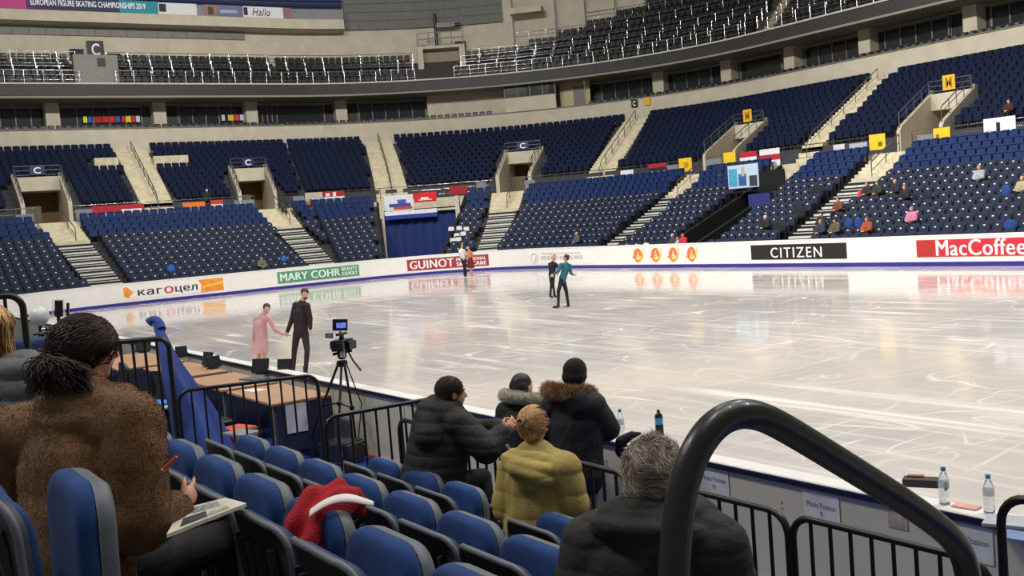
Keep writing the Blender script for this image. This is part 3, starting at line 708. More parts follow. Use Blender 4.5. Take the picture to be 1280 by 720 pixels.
# flags in the box windows
FL = [(104, 109, (220, 220, 60)), (110, 115, (60, 90, 170)), (118, 127, RED), (128, 136, (200, 40, 40)), (137, 143, (205, 50, 45)), (144, 150, (70, 90, 160)), (152, 156, (190, 60, 60)), (157, 164, YL), (165, 169, (200, 60, 60)), (170, 175, (210, 210, 215)),
      (277, 281, (200, 200, 210)), (285, 292, (220, 190, 60)), (293, 299, (200, 70, 60)), (300, 305, (190, 195, 220)), (306, 309, (200, 60, 60))]
fln = {(220, 220, 60): 'lime yellow', (60, 90, 170): 'dark blue', RED: 'crimson', (200, 40, 40): 'scarlet', (205, 50, 45): 'bright red', (70, 90, 160): 'slate blue', (190, 60, 60): 'narrow brick red', YL: 'golden yellow', (200, 60, 60): 'small red', (210, 210, 215): 'small white', (200, 200, 210): 'pale grey', (220, 190, 60): 'mustard yellow', (200, 70, 60): 'rust red', (190, 195, 220): 'pale blue'}
for p0, p1, c in FL:
    banner(p0, p1, 12.85, 13.35, [c], fln[c] + ' flag hanging in the box windows ' + ('of the second bay from the left' if p0 < 200 else 'of the third bay from the left'), o=29.15, zr=13.1, name='small_flag', cat='flag')
letter_sign('C', inv_a(793, 26.05, 11.7), 26.05, 11.35, .55, .62, M_signblack, M_letter, 'black sign with white letter C on the cream parapet')
letter_sign('', inv_a(809, 26.05, 11.7), 26.05, 11.4, .55, .6, M_yellow, M_letter, 'small orange sign beside the black sign on the parapet')

# ------------------------------------------------------------------ upper tier rails, signs, booth, balcony
for s0, s1, nm in [(A0, -13.0, 'far left'), (-11.0, -.73, 'left of the camera platform'), (-.65, -.03, 'right of the camera platform'), (.9, 20, 'top right corner')]:
    rail_on('upper_tier_railing', s0, s1, 25.95, 15.42, .95, 'polished steel railing along the front of the upper tier, section ' + nm, n_h=3, post=1.3, r=.035)
for k in (1, 2, 3, 5, 7, 9):
    o, z = uprow(k); lo = A0 if k < 4 else -.54 + (k - 2.9) / 19
    kn = ['', 'second', 'third', 'fourth', '', 'sixth', '', 'eighth', '', 'tenth'][k]
    for s0, s1 in segs(lo, 20, UPG): rail_on('seat_row_railing', s0, s1, o - .12, z, .92, 'thin polished railing of the %s dark upper row, %s' % (kn, 'at the far left' if s1 < -12 else 'left of the camera platform' if s1 < -.7 else 'right of the camera platform' if s1 < .1 else 'in the top right corner'), n_h=2, post=1.5, r=.026, group='row railings of the upper tier')
mb = MB()
for k in range(13):
    o, z = uprow(k)
    for h in range(2): sweep(mb, [(o - .1 + .42 * h, z - .2), (o - .1 + .42 * h, z + .3 * (h + 1)), (o + .4 + .42 * h, z + .3 * (h + 1)), (o + .4 + .42 * h, z - .2)], [0.0, .45, .85])
mb.build('stair_flight', mat('tan_steps', (150, 138, 112), .8), None, kind='structure')
letter_sign('C', inv_a(120, 29.7, 18.2), 29.7, 17.9, 1.25, 1.35, M_signblack, M_letter, 'black sign with large white letter C on the upper wall')
for px, pz, nm in ((97, 17.75, 'left of the large C sign'), (143, 17.45, 'right of the large C sign'), (531, 18.1, 'left of the camera platform'), (576, 18.3, 'right of the camera platform')):
    a = inv_a(px, 29.6, pz); n, t_ = nrm(a, 29.6); c = Vector(P(a, 29.6, pz)); f = lambda u, v, z: c + t_ * u + n * v + Vector((0, 0, z))
    r = MB().hexa([f(-.45, 0, 0), f(.45, 0, 0), f(.45, .4, 0), f(-.45, .4, 0), f(-.5, -.15, .8), f(.5, -.15, .8), f(.5, .4, .8), f(-.5, .4, .8)]).build('wall_speaker', M_signblack, None, 'black box loudspeaker on the upper wall, ' + nm, 'loudspeaker')
    MB().hexa([f(-.3, -.06, .1), f(.3, -.06, .1), f(.3, -.02, .1), f(-.3, -.02, .1), f(-.3, -.16, .5), f(.3, -.16, .5), f(.3, -.1, .5), f(-.3, -.1, .5)]).build('grille', mat('speaker_grille', (60, 60, 64), .6), r)
a = inv_a(120, 26.9, 16.5); n, t_ = nrm(a, 26.9); c = Vector(P(a, 26.4, 15.42)); f = lambda u, v, z: c + t_ * u + n * v + Vector((0, 0, z))
r = MB().hexa([f(-1.6, 0, 0), f(1.6, 0, 0), f(1.6, .4, 0), f(-1.6, .4, 0), f(-1.6, 0, 2.2), f(1.6, 0, 2.2), f(1.6, .4, 2.2), f(-1.6, .4, 2.2)]).build('door_11', mat('grey_double_door', (120, 118, 112), .5), None, kind='structure')
MB().hexa([f(.1, -.03, 1.3), f(.7, -.03, 1.3), f(.7, 0, 1.3), f(.1, 0, 1.3), f(.1, -.03, 1.95), f(.7, -.03, 1.95), f(.7, 0, 1.95), f(.1, 0, 1.95)]).build('door_sign', M_signblack, r)
# camera platform booth
a = inv_a(553, 28.5, 17); n, t_ = nrm(a, 28.5); c = Vector(P(a, 28.2, 15.3)); f = lambda u, v, z: c + t_ * u + n * v + Vector((0, 0, z))
def fbox(x0, x1, y0, y1, z0, z1): return [f(x0, y0, z0), f(x1, y0, z0), f(x1, y1, z0), f(x0, y1, z0), f(x0, y0, z1), f(x1, y0, z1), f(x1, y1, z1), f(x0, y1, z1)]
t = empty('camera_platform', c, 0, 'cream portal with a camera standing on its roof in the upper tier', 'camera platform')
MB().hexa(fbox(-2.1, -1.6, 0, 1.8, 0, 3.1)).build('side_wall', M_cream, t); MB().hexa(fbox(1.6, 2.1, 0, 1.8, 0, 3.1)).build('side_wall', M_cream, t)
MB().hexa(fbox(-2.1, 2.1, 0, 1.8, 3.1, 3.35)).build('roof_slab', M_cream, t); MB().hexa(fbox(-1.6, 1.6, 1.2, 1.8, 0, 3.1)).build('back_wall', mat('platform_back', (150, 142, 120), .8), t)
MB().hexa(fbox(-1.1, -.3, 1.12, 1.2, .8, 1.8)).build('notice_board', M_signblack, t)
for k in range(5): MB().tube([f(-2 + k, .05, 3.35), f(-2 + k, .05, 4.5)], .04, 6).build('post', M_greyrail, t)
MB().tube([f(-2, .05, 4.5), f(2, .05, 4.5)], .04, 6).build('top_rail', M_greyrail, t); MB().tube([f(-2, .05, 3.95), f(2, .05, 3.95)], .03, 6).build('rail_bar', M_greyrail, t)
t = empty('television_camera', f(-.3, .9, 3.35), 0, 'dark television camera on a column on the platform roof', 'camera')
MB().hexa(fbox(-.2, 1.4, .6, 1.0, 5.0, 5.4)).build('camera_body', M_black, t); MB().tube([f(-.3, .8, 3.35), f(-.3, .8, 6.3)], .14, 8).build('column', M_black, t); MB().hexa(fbox(-1.2, -.5, .6, 1.0, 3.4, 3.9)).build('equipment_box', M_black, t); MB().tube([f(1.4, .8, 5.2), f(1.9, .8, 5.2)], .15, 8).build('lens', M_black, t)
# louvred grey panel
a0, a1 = inv_a(431, 29.9, 21), inv_a(628, 29.9, 21); al = arange(a0, a1)
mb = MB(); sweep(mb, [(29.8, 20.55), (29.8, 25.5), (30.0, 25.5), (30.0, 20.55)], al); r = mb.build('wall_grille', mat('grey_grille', (112, 112, 108), .7, bump=.4, bscale=60), None, 'large grey gridded panel on the upper wall', 'grille', kind='structure')
for j in range(12): a = a0 + (a1 - a0) * j / 11; MB().tube([P(a, 29.76, 20.55), P(a, 29.76, 25.5)], .035, 4).build('grid_bar', M_frame, r)
for j in range(5): MB().tube([P(a, 29.76, 20.6 + j * .75) for a in al], .03, 4).build('grid_bar', M_frame, r)
# grey louvre strip, upper left
a0, a1 = inv_a(-30, 29.9, 20), inv_a(305, 29.9, 20); al = arange(a0, a1)
mb = MB(); sweep(mb, [(29.8, 19.65), (29.8, 20.2), (30.0, 20.2), (30.0, 19.65)], al); r = mb.build('wall_louvre', mat('grey_louvre', (124, 122, 118), .6), None, kind='structure')
for j in range(18): a = a0 + (a1 - a0) * j / 17; MB().tube([P(a, 29.78, 19.65), P(a, 29.78, 20.2)], .03, 4).build('louvre_bar', M_frame, r)
# balcony
a0, a1 = A0, inv_a(430, 28, 20.8); al = arange(a0, a1)
mb = MB(); sweep(mb, [(28.0, 20.35), (28.0, 21.15), (28.2, 21.15), (28.2, 20.9), (30, 20.9), (30, 20.35)], al); bal = mb.build('wall_balcony', M_cream, None, kind='structure')
mb = MB(); sweep(mb, [(28.0, 21.15), (28.0, 22.0), (28.1, 22.0), (28.1, 21.15)], al); mb.build('parapet_panel', mat('grey_parapet', (130, 132, 136), .6), bal)
mb = MB(); sweep(mb, [(29.2, 21.6), (29.2, 23.6), (29.4, 23.6), (29.4, 21.6)], al); mb.build('seat_back_wall', mat('balcony_blue', (34, 44, 84), .8), bal)
for zz in (22.5, 22.9): MB().tube([P(a, 28.1, zz) for a in al], .03, 5).build('rail_bar', M_greyrail, bal)
a0 = inv_a(635, 28, 21); mb = MB(); sweep(mb, [(28.6, 20.9), (28.6, 21.4), (30, 21.4), (30, 20.9)], [a0, inv_a(674, 28, 21)]); mb.build('wall_ledge', M_cream, None, kind='structure')
# big title banner and small ones
a0, a1 = inv_a(-5, 27.95, 21.6), inv_a(197, 27.95, 21.5)
def title(a0, a1):
    al = arange(a0, a1, .5); mb = MB(); n = len(al) - 1
    for i in range(n):
        sweep(mb, [(27.93, 21.15), (27.93, 22.1), (27.97, 22.1), (27.97, 21.15)], [al[i], al[i + 1]], min(3, int(4 * (i / n) ** .8)) if i / n > .12 else 4)
    mm_ = [mat('banner_purple', (88, 44, 110), .7), mat('banner_plum', (60, 44, 84), .7), mat('banner_slate', (44, 54, 84), .7), mat('banner_teal', (40, 140, 160), .7), mat('banner_magenta', (190, 70, 130), .7)]
    r = mb.build('banner', mm_, None, 'long purple to teal title banner on the top left balcony', 'banner')
    lettering('EUROPEAN FIGURE SKATING CHAMPIONSHIPS 2019', lambda u, v: Vector(P(a0 + (a1 - a0) * (.2 + u * .72), 27.9, 21.45 + v * .45)), M_letter, r, bold=.02)
title(a0, a1)
for p0, p1, c, mt, lb in [(198, 246, (222, 222, 224), [(.02, .2, .2, .9, (60, 54, 64))], 'white banner with a grey figure on the balcony'), (255, 272, (150, 120, 110), [(.3, .7, .1, .8, (90, 70, 60))], 'brown photo banner on the balcony'), (272, 303, (110, 116, 150), [(.1, .8, .3, .6, (170, 170, 190))], 'grey violet banner on the balcony'), (304, 354, (224, 224, 226), [(.02, .15, .2, .9, (50, 50, 60))], 'white banner with black handwriting on the balcony'), (354, 364, (150, 110, 110), [], 'small pinkish picture at the end of the handwriting banner')]:
    b, a0, a1 = banner(p0, p1, 21.15, 22.05, [c], lb, o=27.95, zr=21.5, motif=mt)
    if p0 == 304: lettering('Hallo', lambda u, v: Vector(P(a0 + (a1 - a0) * (.3 + u * .6), 27.9, 21.3 + v * .6)), M_signblack, b, shear=.3)

# ------------------------------------------------------------------ adverts on the boards
def za(px, py):
    """arc position and height on the inner face of the far boards seen at px,py"""
    a = inv_a(px, 0, .6); x, y = ring(a, 0); v = Vector((x, y, 0)) - CP; d = v.dot(CF); y0 = 360 - CAMF * v.dot(CU) / d
    v2 = v + Vector((0, 0, 1)); d2 = v2.dot(CF); y1 = 360 - CAMF * v2.dot(CU) / d2; return a, (py - y0) / (y1 - y0)
def advert(p0, p1, z0, z1, m, label, texts, edge=None):
    a0, a1 = inv_a(p0, 0, .6), inv_a(p1, 0, .6); mb = MB()
    sweep(mb, [(-.012, z0), (-.012, z1), (-.001, z1), (-.001, z0)], arange(a0, a1, .6)); r = mb.build('advertising_panel', m, None, label, 'advertisement')
    for (s, u0, u1, v0, v1, tm, bold) in texts:
        lettering(s, lambda u, v: Vector(P(alerp(a0, a1, u0 + (u1 - u0) * u), -.018, z0 + (z1 - z0) * (v0 + (v1 - v0) * v))), tm, r, bold=0, fat=bold)
    return r, a0, a1, z0, z1
def deco(r, poly, a0, a1, z0, z1, m, name='printed_shape', e=-.02):
    mb = MB(); mb.prism(poly, e, -.002, 0, lambda u, v, w: P(alerp(a0, a1, u), w, z0 + (z1 - z0) * v)); return mb.build(name, m, r)
M_adw = mat('advert_white', (240, 238, 236), .4, var=.01); M_adblack = mat('advert_black', (34, 34, 32), .4); M_adgreen = mat('advert_green', (78, 152, 118), .45)
M_admar = mat('advert_maroon', (160, 52, 70), .45); M_adred = mat('advert_red', (206, 44, 62), .45); M_adred2 = mat('advert_brick', (186, 50, 44), .45)
M_ador = mat('advert_orange', (242, 150, 50), .45, var=.1, scale=3); M_adoy = mat('advert_amber', (250, 196, 90), .45); M_txd = mat('advert_charcoal', (52, 52, 58), .45); M_txr = mat('advert_red_letter', (214, 60, 80), .45); M_txg = mat('advert_faint_grey', (188, 186, 184), .5)
r, a0, a1, z0, z1 = advert(155, 281, .3, .98, M_adw, 'white advert reading Kagocel in Cyrillic with an orange block', [('каг', .13, .37, .22, .68, M_txd, .012), ('о', .385, .48, .2, .74, M_txr, .03), ('цел', .495, .72, .12, .68, M_txd, .012)])
deco(r, [(.0, .95), (.03, .98), (.09, .55), (.04, .1), (.0, .25)], a0, a1, z0, z1, M_ador); deco(r, [(.75, .02), (.985, .02), (.985, 1.0), (.73, 1.0), (.76, .6)], a0, a1, z0, z1, M_ador)
deco(r, [(.76, .3), (.98, .55), (.98, .75), (.78, .5)], a0, a1, z0, z1, M_adoy, e=-.024)
advert(347, 449, .32, .98, M_adgreen, 'green advert with white MARY COHR lettering', [('MARY COHR', .03, .76, .18, .84, M_adw, .005), ('BEAUTY', .785, .98, .56, .88, M_adw, .01), ('EXPERT', .785, .98, .14, .46, M_adw, .01)])
advert(509, 611, .3, .98, M_admar, 'maroon advert with white GUINOT lettering behind a skating pair', [('GUINOT', .03, .56, .14, .86, M_adw, .008), ('PROFESSIONAL', .59, .97, .56, .84, M_adw, .006), ('SKIN CARE', .59, .97, .12, .46, M_adw, .01)])
r, a0, a1, z0, z1 = advert(662, 737, .25, 1.0, M_adw, 'pale event panel with faint grey lettering behind the two skaters', [('EUROPEAN FIGURE SKATING', .2, .86, .74, .86, M_txg, .002), ('REPUBLIC OF BELARUS, MINSK', .18, .9, .3, .62, M_txg, .003)])
mb = MB(); pts = [P(alerp(a0, a1, .08 + .055 * math.cos(t)), -.02, .62 + .27 * math.sin(t)) for t in np.linspace(0, 2 * PI, 21)[:-1]]; mb.tube(pts, .018, 5, closed=True); mb.build('emblem_ring', M_txg, r)
mb = MB(); pts = [P(alerp(a0, a1, .08 + .03 * math.sin(2.2 * t) * (1 - t * .3)), -.02, .45 + .33 * t) for t in np.linspace(0, 1, 10)]; mb.tube(pts, [.02 + .02 * math.sin(PI * k / 9) for k in range(10)], 4); mb.build('emblem_figure', M_txg, r)
for k, px in enumerate((798, 820, 842, 865)):
    r, a0, a1, z0, z1 = advert(px - 8, px + 8, .28, 1.02, M_adw, 'orange teapot shaped emblem on the boards, ' + ['leftmost of the four', 'second of the four from the left', 'third of the four from the left', 'rightmost of the four'][k], [])
    deco(r, [(.5 + .38 * math.cos(t) * (1 if math.cos(t) < 0 else .85), .5 + .48 * math.sin(t)) for t in np.linspace(0, 2 * PI, 18)[:-1]], a0, a1, z0, z1, mat('emblem_orange', (226, 128, 44), .5), e=-.016)
    deco(r, [(0, .35), (.22, .25), (.2, .5)], a0, a1, z0, z1, mat('emblem_orange', (226, 128, 44), .5), e=-.017); deco(r, [(.9, .95), (.98, .95), (.86, .1), (.8, .2)], a0, a1, z0, z1, M_adoy, e=-.017)
    deco(r, [(.3, .3), (.45, .15), (.7, .22), (.72, .45)], a0, a1, z0, z1, mat('emblem_yellow', (248, 216, 120), .5), e=-.021); deco(r, [(.33, .62), (.5, .8), (.66, .62), (.5, .55)], a0, a1, z0, z1, mat('emblem_red', (206, 84, 50), .5), e=-.021)
    lettering('A', lambda u, v: Vector(P(a0 + (a1 - a0) * (.38 + .26 * u), -.028, z0 + (z1 - z0) * (.28 + .5 * v))), M_adw, r)
advert(939, 1058.5, .34, .99, M_adblack, 'black advert with white CITIZEN lettering', [('CITIZEN', .22, .76, .12, .8, M_adw, .004)])
r, a0, a1, z0, z1 = advert(1146, 1300, .36, 1.0, M_adred, 'red advert with large white MacCoffee lettering at the right edge', [('MacCoffee', .17, .9, .06, .98, M_adw, .006)])
deco(r, [(0, 0), (.165, 0), (.165, 1), (0, 1)], a0, a1, z0, z1, M_adred2, e=-.016)
# ------------------------------------------------------------------ near stand: terrace, chairs
def atx(px, py, x):
    d = CF + CR * ((px - 640) / CAMF) - CU * ((py - 360) / CAMF); return CP + d * ((x - CP.x) / d.x)
ROWZ = [(-2.28, .53), (-3.33, .915), (-4.17, 1.225), (-5.01, 1.54)]    # backrest line and floor of each row
mb = MB()
ys = [-1.3, -2.62, -3.62, -4.4, -5.3]
for i in range(4): mb.box(-8.4, -1.5, ys[i + 1], ys[i], .3, ROWZ[i][1])
mb.build('grandstand_near', M_concrete, None, kind='structure')
M_shell = mat('grey_seat_shell', (96, 100, 108), .5, var=.06, scale=6, bump=.1, bscale=150)
M_rib = mat('charcoal_ribbed_back', (52, 54, 58), .55, var=.08)
M_pad = mat('blue_upholstery', (20, 60, 116), .95, var=.12, scale=9, bump=.3, bscale=400, sheen=.04)
def rr_outline(w, z0, z1, rt, rb, n=6):
    p = []
    for cx, cz, a0, r in ((w / 2 - rt, z1 - rt, 0, rt), (-w / 2 + rt, z1 - rt, 90, rt), (-w / 2 + rb, z0 + rb, 180, rb), (w / 2 - rb, z0 + rb, 270, rb)):
        for k in range(n): t = math.radians(a0 + 90 * k / (n - 1)); p.append((cx + r * math.cos(t), cz + r * math.sin(t)))
    return p
def cushion(mb, w, z0, z1, rt, rb, y0, th, curve, m=0, slope=0.0, prof=((1, 0), (1, .35), (.975, .72), (.92, .93), (.8, 1.0), (.5, 1.04)), z2=None):
    """rounded slab: flat side at y0, crowned side th away (sign gives the side)"""
    ol = rr_outline(w, z0, z1, rt, rb); n = len(ol); cz = (z0 + z1) / 2; vs = []; fs = []
    def pt(x, z, d): return (x, y0 + curve * x * x * 18 * (1 if True else 0) * (.35 + .65 * max(0, (z - z0) / (z1 - z0))) + (z - z0) * slope + th * d, z)
    for s, d in prof:
        for x, z in ol: vs.append(pt(x * s, cz + (z - cz) * s, d))
    for k in range(len(prof) - 1):
        for i in range(n): j = (i + 1) % n; fs.append((k * n + i, k * n + j, (k + 1) * n + j, (k + 1) * n + i) if th < 0 else (k * n + j, k * n + i, (k + 1) * n + i, (k + 1) * n + j))
    c = len(vs); vs.append(pt(0, cz, prof[-1][1])); kk = len(prof) - 1
    fs += [(kk * n + i, kk * n + (i + 1) % n, c) for i in range(n)]
    c = len(vs); vs.append(pt(0, cz, 0)); fs += [((i + 1) % n, i, c) for i in range(n)]
    mb.add(vs, fs, m, True)
def make_chair():
    r = empty('folding_chair', (0, 0, 0), 0, 'x', 'folding chair')
    cv = .055
    mb = MB(); cushion(mb, .49, .36, .885, .1, .05, 0, .03, cv, 0, -.12, ((1, 0), (1.0, 1), (.5, 1))); mb.build('backrest', M_rib, r)
    mb = MB()                                                   # raised grey rim round the shell
    ol = rr_outline(.49, .36, .885, .1, .05); pts = [(x, cv * x * x * 18 * (.35 + .65 * (z - .36) / .525) - .12 * (z - .36) + .004, z) for x, z in ol]
    mb.tube(pts, .013, 6, closed=True); mb.build('backrest_rim', M_shell, r)
    mb = MB(); cushion(mb, .45, .42, .875, .09, .05, .02, .045, cv, 0, -.12); mb.build('backrest_pad', M_pad, r)
    for k in range(5):
        x = -.16 + .08 * k; y = cv * x * x * 18 * .7; mb = MB()
        mb.hexa([(x - .008, y - .012, .42), (x + .008, y - .012, .42), (x + .008, y + .01, .42), (x - .008, y + .01, .42), (x - .008, y - .063, .8), (x + .008, y - .063, .8), (x + .008, y - .04, .8), (x - .008, y - .04, .8)]); mb.build('rib', M_rib, r)
    # raised seat: pad faces the backrest, moulded shell on the far side
    mb = MB(); cushion(mb, .466, .392, .882, .112, .075, .198, -.055, -.012, 0, .04); mb.build('seat_pad', M_pad, r)
    mb = MB(); cushion(mb, .474, .387, .88, .115, .08, .2, .05, -.012, 0, .04, ((1, 0), (1, .15), (.99, .45), (.965, .8), (.93, 1.0), (.6, 1.0))); mb.build('seat_shell', M_shell, r)
    mb = MB()
    for s in (-1, 1): mb.box(s * .25 - .02, s * .25 + .02, .02, .2, .36, .42)
    mb.box(-.26, .26, .06, .14, .34, .4); mb.build('hinge_beam', M_black, r)
    for s in (-1, 1): MB().box(s * .2 - .02, s * .2 + .02, .07, .13, 0, .36).build('leg', M_black, r)
    return r
chair = make_chair()
CH = [  # row, x, label
 (0, -6.92, 'blue folding chair behind the black padded jacket'), (0, -6.38, 'blue folding chair left of the seated black jacket man'), (0, -5.84, 'blue folding chair between the black jacket man and the yellow coat'), (0, -4.76, 'small blue chair just right of the yellow coat'), (0, -4.22, 'blue folding chair in front of the grey haired man, front row'), 
 (1, -6.65, 'leftmost blue chair of the second row, by the crowd barrier'), (1, -6.11, 'blue chair right beside the leftmost of the second row'), (1, -5.57, 'second row blue chair behind the tripod foot'), (1, -5.04, 'second row blue chair just above the red scarf'), (1, -4.50, 'second row blue chair right of the red scarf'), (1, -3.97, 'second row blue chair behind the yellow coat'), (1, -3.45, 'second row blue chair left of the grey haired man'),
 (2, -5.74, 'blue chair by the fur coat shoulder, leftmost of the third row'), (2, -5.21, 'blue chair behind the orange pen'), (2, -4.67, 'blue chair just above the hand of the fur coated woman'), (2, -4.13, 'blue chair left of the red scarf, third row'), (2, -3.58, 'blue chair with a red scarf draped over it'), (2, -3.03, 'large blue chair at the bottom centre of the photo'), (2, -2.49, 'blue chair behind the grey haired man, bottom'),
 (3, -3.28, 'large blue chair at bottom left next to the fur coat'), (3, -4.4, 'chair under the fur coated woman'), (3, -4.98, 'chair under the blonde woman at the left edge')]
for i, (r, x, lb) in enumerate(CH):
    o = chair if i == 0 else copy_tree(chair); o.location = (x, ROWZ[r][0], ROWZ[r][1]); o['label'] = lb; o['category'] = 'folding chair'; o['group'] = 'blue folding chairs of the near stand'
# ------------------------------------------------------------------ crowd barriers
def barrier(p0, p1, ztop, zbot, label, r=.02, gap=.13, h0=.12):
    p0 = Vector((p0[0], p0[1], 0)); p1 = Vector((p1[0], p1[1], 0)); d = (p1 - p0); L = d.length; d.normalize(); rc = .12
    t = empty('crowd_barrier', (p0 + Vector((0, 0, zbot))), 0, label, 'crowd barrier'); pts = []
    q = lambda s, z: p0 + d * s + Vector((0, 0, z))
    pts.append(q(0, zbot)); pts.append(q(0, ztop - rc))
    for k in range(1, 6): a = PI / 2 * k / 6; pts.append(q(rc - rc * math.cos(a), ztop - rc + rc * math.sin(a)))
    pts.append(q(rc, ztop)); pts.append(q(L - rc, ztop))
    for k in range(1, 6): a = PI / 2 * k / 6; pts.append(q(L - rc + rc * math.sin(a), ztop - rc + rc * math.cos(a)))
    pts += [q(L, ztop - rc), q(L, zbot)]
    MB().tube(pts, r, 8).build('frame_tube', M_black, t); MB().tube([q(0, zbot + h0), q(L, zbot + h0)], r * .9, 8).build('bottom_rail', M_black, t)
    n = max(2, int(round(L / gap)))
    for k in range(1, n): s = L * k / n; MB().tube([q(s, zbot + h0), q(s, ztop)], r * .55, 6).build('bar', M_black, t)
    return t
YB = -1.3
bx = [(-2.72, -3.83), (-3.86, -5.1), (-5.14, -6.4), (-6.44, -8.2)]
lbs = ['black crowd barrier at lower right under the Photo Position sheet', 'black crowd barrier right of the grey haired man', 'black crowd barrier beside the standing parka figure', 'black crowd barrier behind the yellow coat']
for (x0, x1), l in zip(bx, lbs): barrier((x0, YB), (x1, YB), 1.43, .36, l)
barrier((-1.2, YB + .0), (-2.66, YB + .0), 1.74, .36, 'black crowd barrier arch at the right edge, beside the bottles')
barrier((-8.8, -1.72), (-8.8, -.35), 1.44, .36, 'black crowd barrier leading to the boards behind the man in black')
barrier((-10.75, -2.42), (-10.42, -1.08), 1.6, .36, 'black crowd barrier in front of the judges desks')
barrier((-12.9, -3.2), (-12.15, -2.08), 2.02, .7, 'tall black crowd barrier holding the blue cloth', r=.03)
barrier((-9.9, -5.2), (-9.74, -3.9), 2.74, 1.3, 'black barrier arch at the left edge behind the blonde hair', r=.028)
# ------------------------------------------------------------------ big black stair handrail close to the camera
hp = [(838, 800), (842, 720), (846, 660), (853, 610), (868, 565), (890, 533), (915, 518), (940, 517), (965, 526), (1000, 546), (1060, 583), (1120, 620), (1165, 651), (1190, 672), (1205, 695), (1212, 730), (1216, 800)]
def smooth(pts, n=3):
    for _ in range(n):
        q = [pts[0]]
        for a, b in zip(pts, pts[1:]): q += [a * .75 + b * .25, a * .25 + b * .75]
        q.append(pts[-1]); pts = q
    return pts
pts = smooth([atx(x, y, -1.1) for x, y in hp], 3)
MB().tube(pts, .0215, 20).build('stair_handrail', mat('glossy_black_tube', (34, 34, 30), .36, var=.15, scale=30, bump=.05, bscale=60, coat=.12), None, 'thick glossy black handrail loop close in front on the right', 'handrail')
# ------------------------------------------------------------------ things on the cap of the near boards
def bottle(px, py, h, label):
    p = at(px, py, z=1.174); t = empty('water_bottle', p, 0, label, 'bottle'); s = h / .22
    m = mat('clear_plastic', (232, 240, 244), .05, var=.0, trans=.95, spec=.5); ml = mat('label_clear_blue', (214, 226, 236), .3, alpha=.55)
    pr = [(.026, 0), (.031, .006), (.031, .03), (.028, .04), (.031, .05), (.029, .062), (.031, .074), (.029, .09), (.031, .1), (.031, .13), (.028, .15), (.018, .18), (.0125, .19), (.0125, .2)]
    MB().lathe([(r, z * s) for r, z in pr], p, 20).build('bottle_body', m, t)
    MB().lathe([(.0145, .195 * s), (.0145, .215 * s), (.013, .218 * s)], p, 16).build('cap', mat('blue_cap', (90, 130, 200), .4), t)
    MB().lathe([(.0315, .1 * s), (.0315, .135 * s)], p, 20).build('paper_label', ml, t)
bottle(1181, 630, .225, 'clear water bottle with blue cap left of the orange phone on the boards'); bottle(1237, 641, .225, 'clear water bottle with blue cap right of the orange phone'); bottle(777, 546, .235, 'clear water bottle on the boards beside the parka elbow')
p = at(825, 545, z=1.174); t = empty('sports_bottle', p, 0, 'black sports bottle with a cyan band standing on the boards', 'bottle')
MB().lathe([(.032, 0), (.034, .01), (.034, .1), (.03, .12), (.034, .135), (.034, .165)], p, 20).build('bottle_body', mat('bottle_black', (22, 24, 30), .35), t)
MB().lathe([(.0345, .1), (.031, .12), (.0345, .135), (.0345, .155)], p, 20).build('band', mat('bottle_cyan', (60, 170, 215), .35), t)
MB().lathe([(.03, .165), (.03, .18), (.015, .19), (.012, .215), (.008, .22)], p, 16).build('lid', mat('bottle_black', (22, 24, 30), .35), t)
def flatbox(name, p, w, d, h, rz, m, label, cat, parent=None, bevel=.003):
    mb = MB(); mb.M = TR(p, rz); mb.box(-w / 2, w / 2, -d / 2, d / 2, 0, h); return mb.build(name, m, parent, label, cat, bevel=bevel)
ph = flatbox('phone', at(1208, 634, z=1.174), .15, .075, .009, .1, mat('phone_coral', (226, 160, 140), .4), 'coral coloured phone lying between two bottles on the boards', 'phone')
q = at(1160, 612, z=1.174)
bg = flatbox('camera_battery_pack', q + Vector((-.08, .05, 0)), .22, .1, .05, .5, mat('device_black', (34, 32, 34), .5), 'black device with a maroon edge behind the handrail on the boards', 'device')
flatbox('strap_edge', q + Vector((-.13, .06, .05)), .1, .04, .01, .5, mat('maroon_edge', (150, 70, 76), .5), None, None, bg)
# papers fixed on the board backs
def sheet(px, py, lines, label, w=.30, h=.21, tw=.55):
    c = at(px, py, y=.026); f = lambda u, v, e=.004: Vector((c.x - w / 2 + u * w, 0.026 - e, c.z - h / 2 + v * h)); 
    g = lambda u, v, e=.004: f(u, v, e)
    r = MB().hexa([g(0, 0), g(1, 0), g(1, 0, .001), g(0, 0, .001), g(0, 1), g(1, 1), g(1, 1, .001), g(0, 1, .001)]).build('paper_notice', mat('paper_white', (222, 222, 222), .6), None, label, 'paper notice')
    for s, u0, u1, v0, v1, m in lines: lettering(s, lambda u, v: g(u0 + (u1 - u0) * u, v0 + (v1 - v0) * v, .006), m, r, bold=-.008)
    return r
M_ink = mat('ink_black', (84, 84, 96), .6); M_inkg = mat('ink_grey', (170, 172, 184), .6)
sheet(1027, 635, [('Photo Position', .1, .9, .48, .66, M_ink), ('9', .46, .54, .22, .38, M_ink), ('European Figure Skating Championships', .15, .75, .84, .9, M_inkg)], 'white Photo Position 9 sheet on the board back')
sheet(893, 601, [('Photo Position', .1, .9, .48, .66, M_ink), ('10', .44, .56, .22, .38, M_ink)], 'white Photo Position 10 sheet half hidden by the handrail')
sheet(1212, 678, [('Photo Position', .1, .9, .48, .66, M_ink), ('8', .46, .54, .22, .38, M_ink)], 'white Photo Position sheet by the bend of the handrail')
c = at(1122, 645, y=.026); mb = MB(); mb.box(c.x - .07, c.x + .07, 0.024, .0255, c.z - .08, c.z + .07); mb.build('tape_residue', mat('tape_residue', (184, 172, 156), .7, var=.15, scale=20), boards)
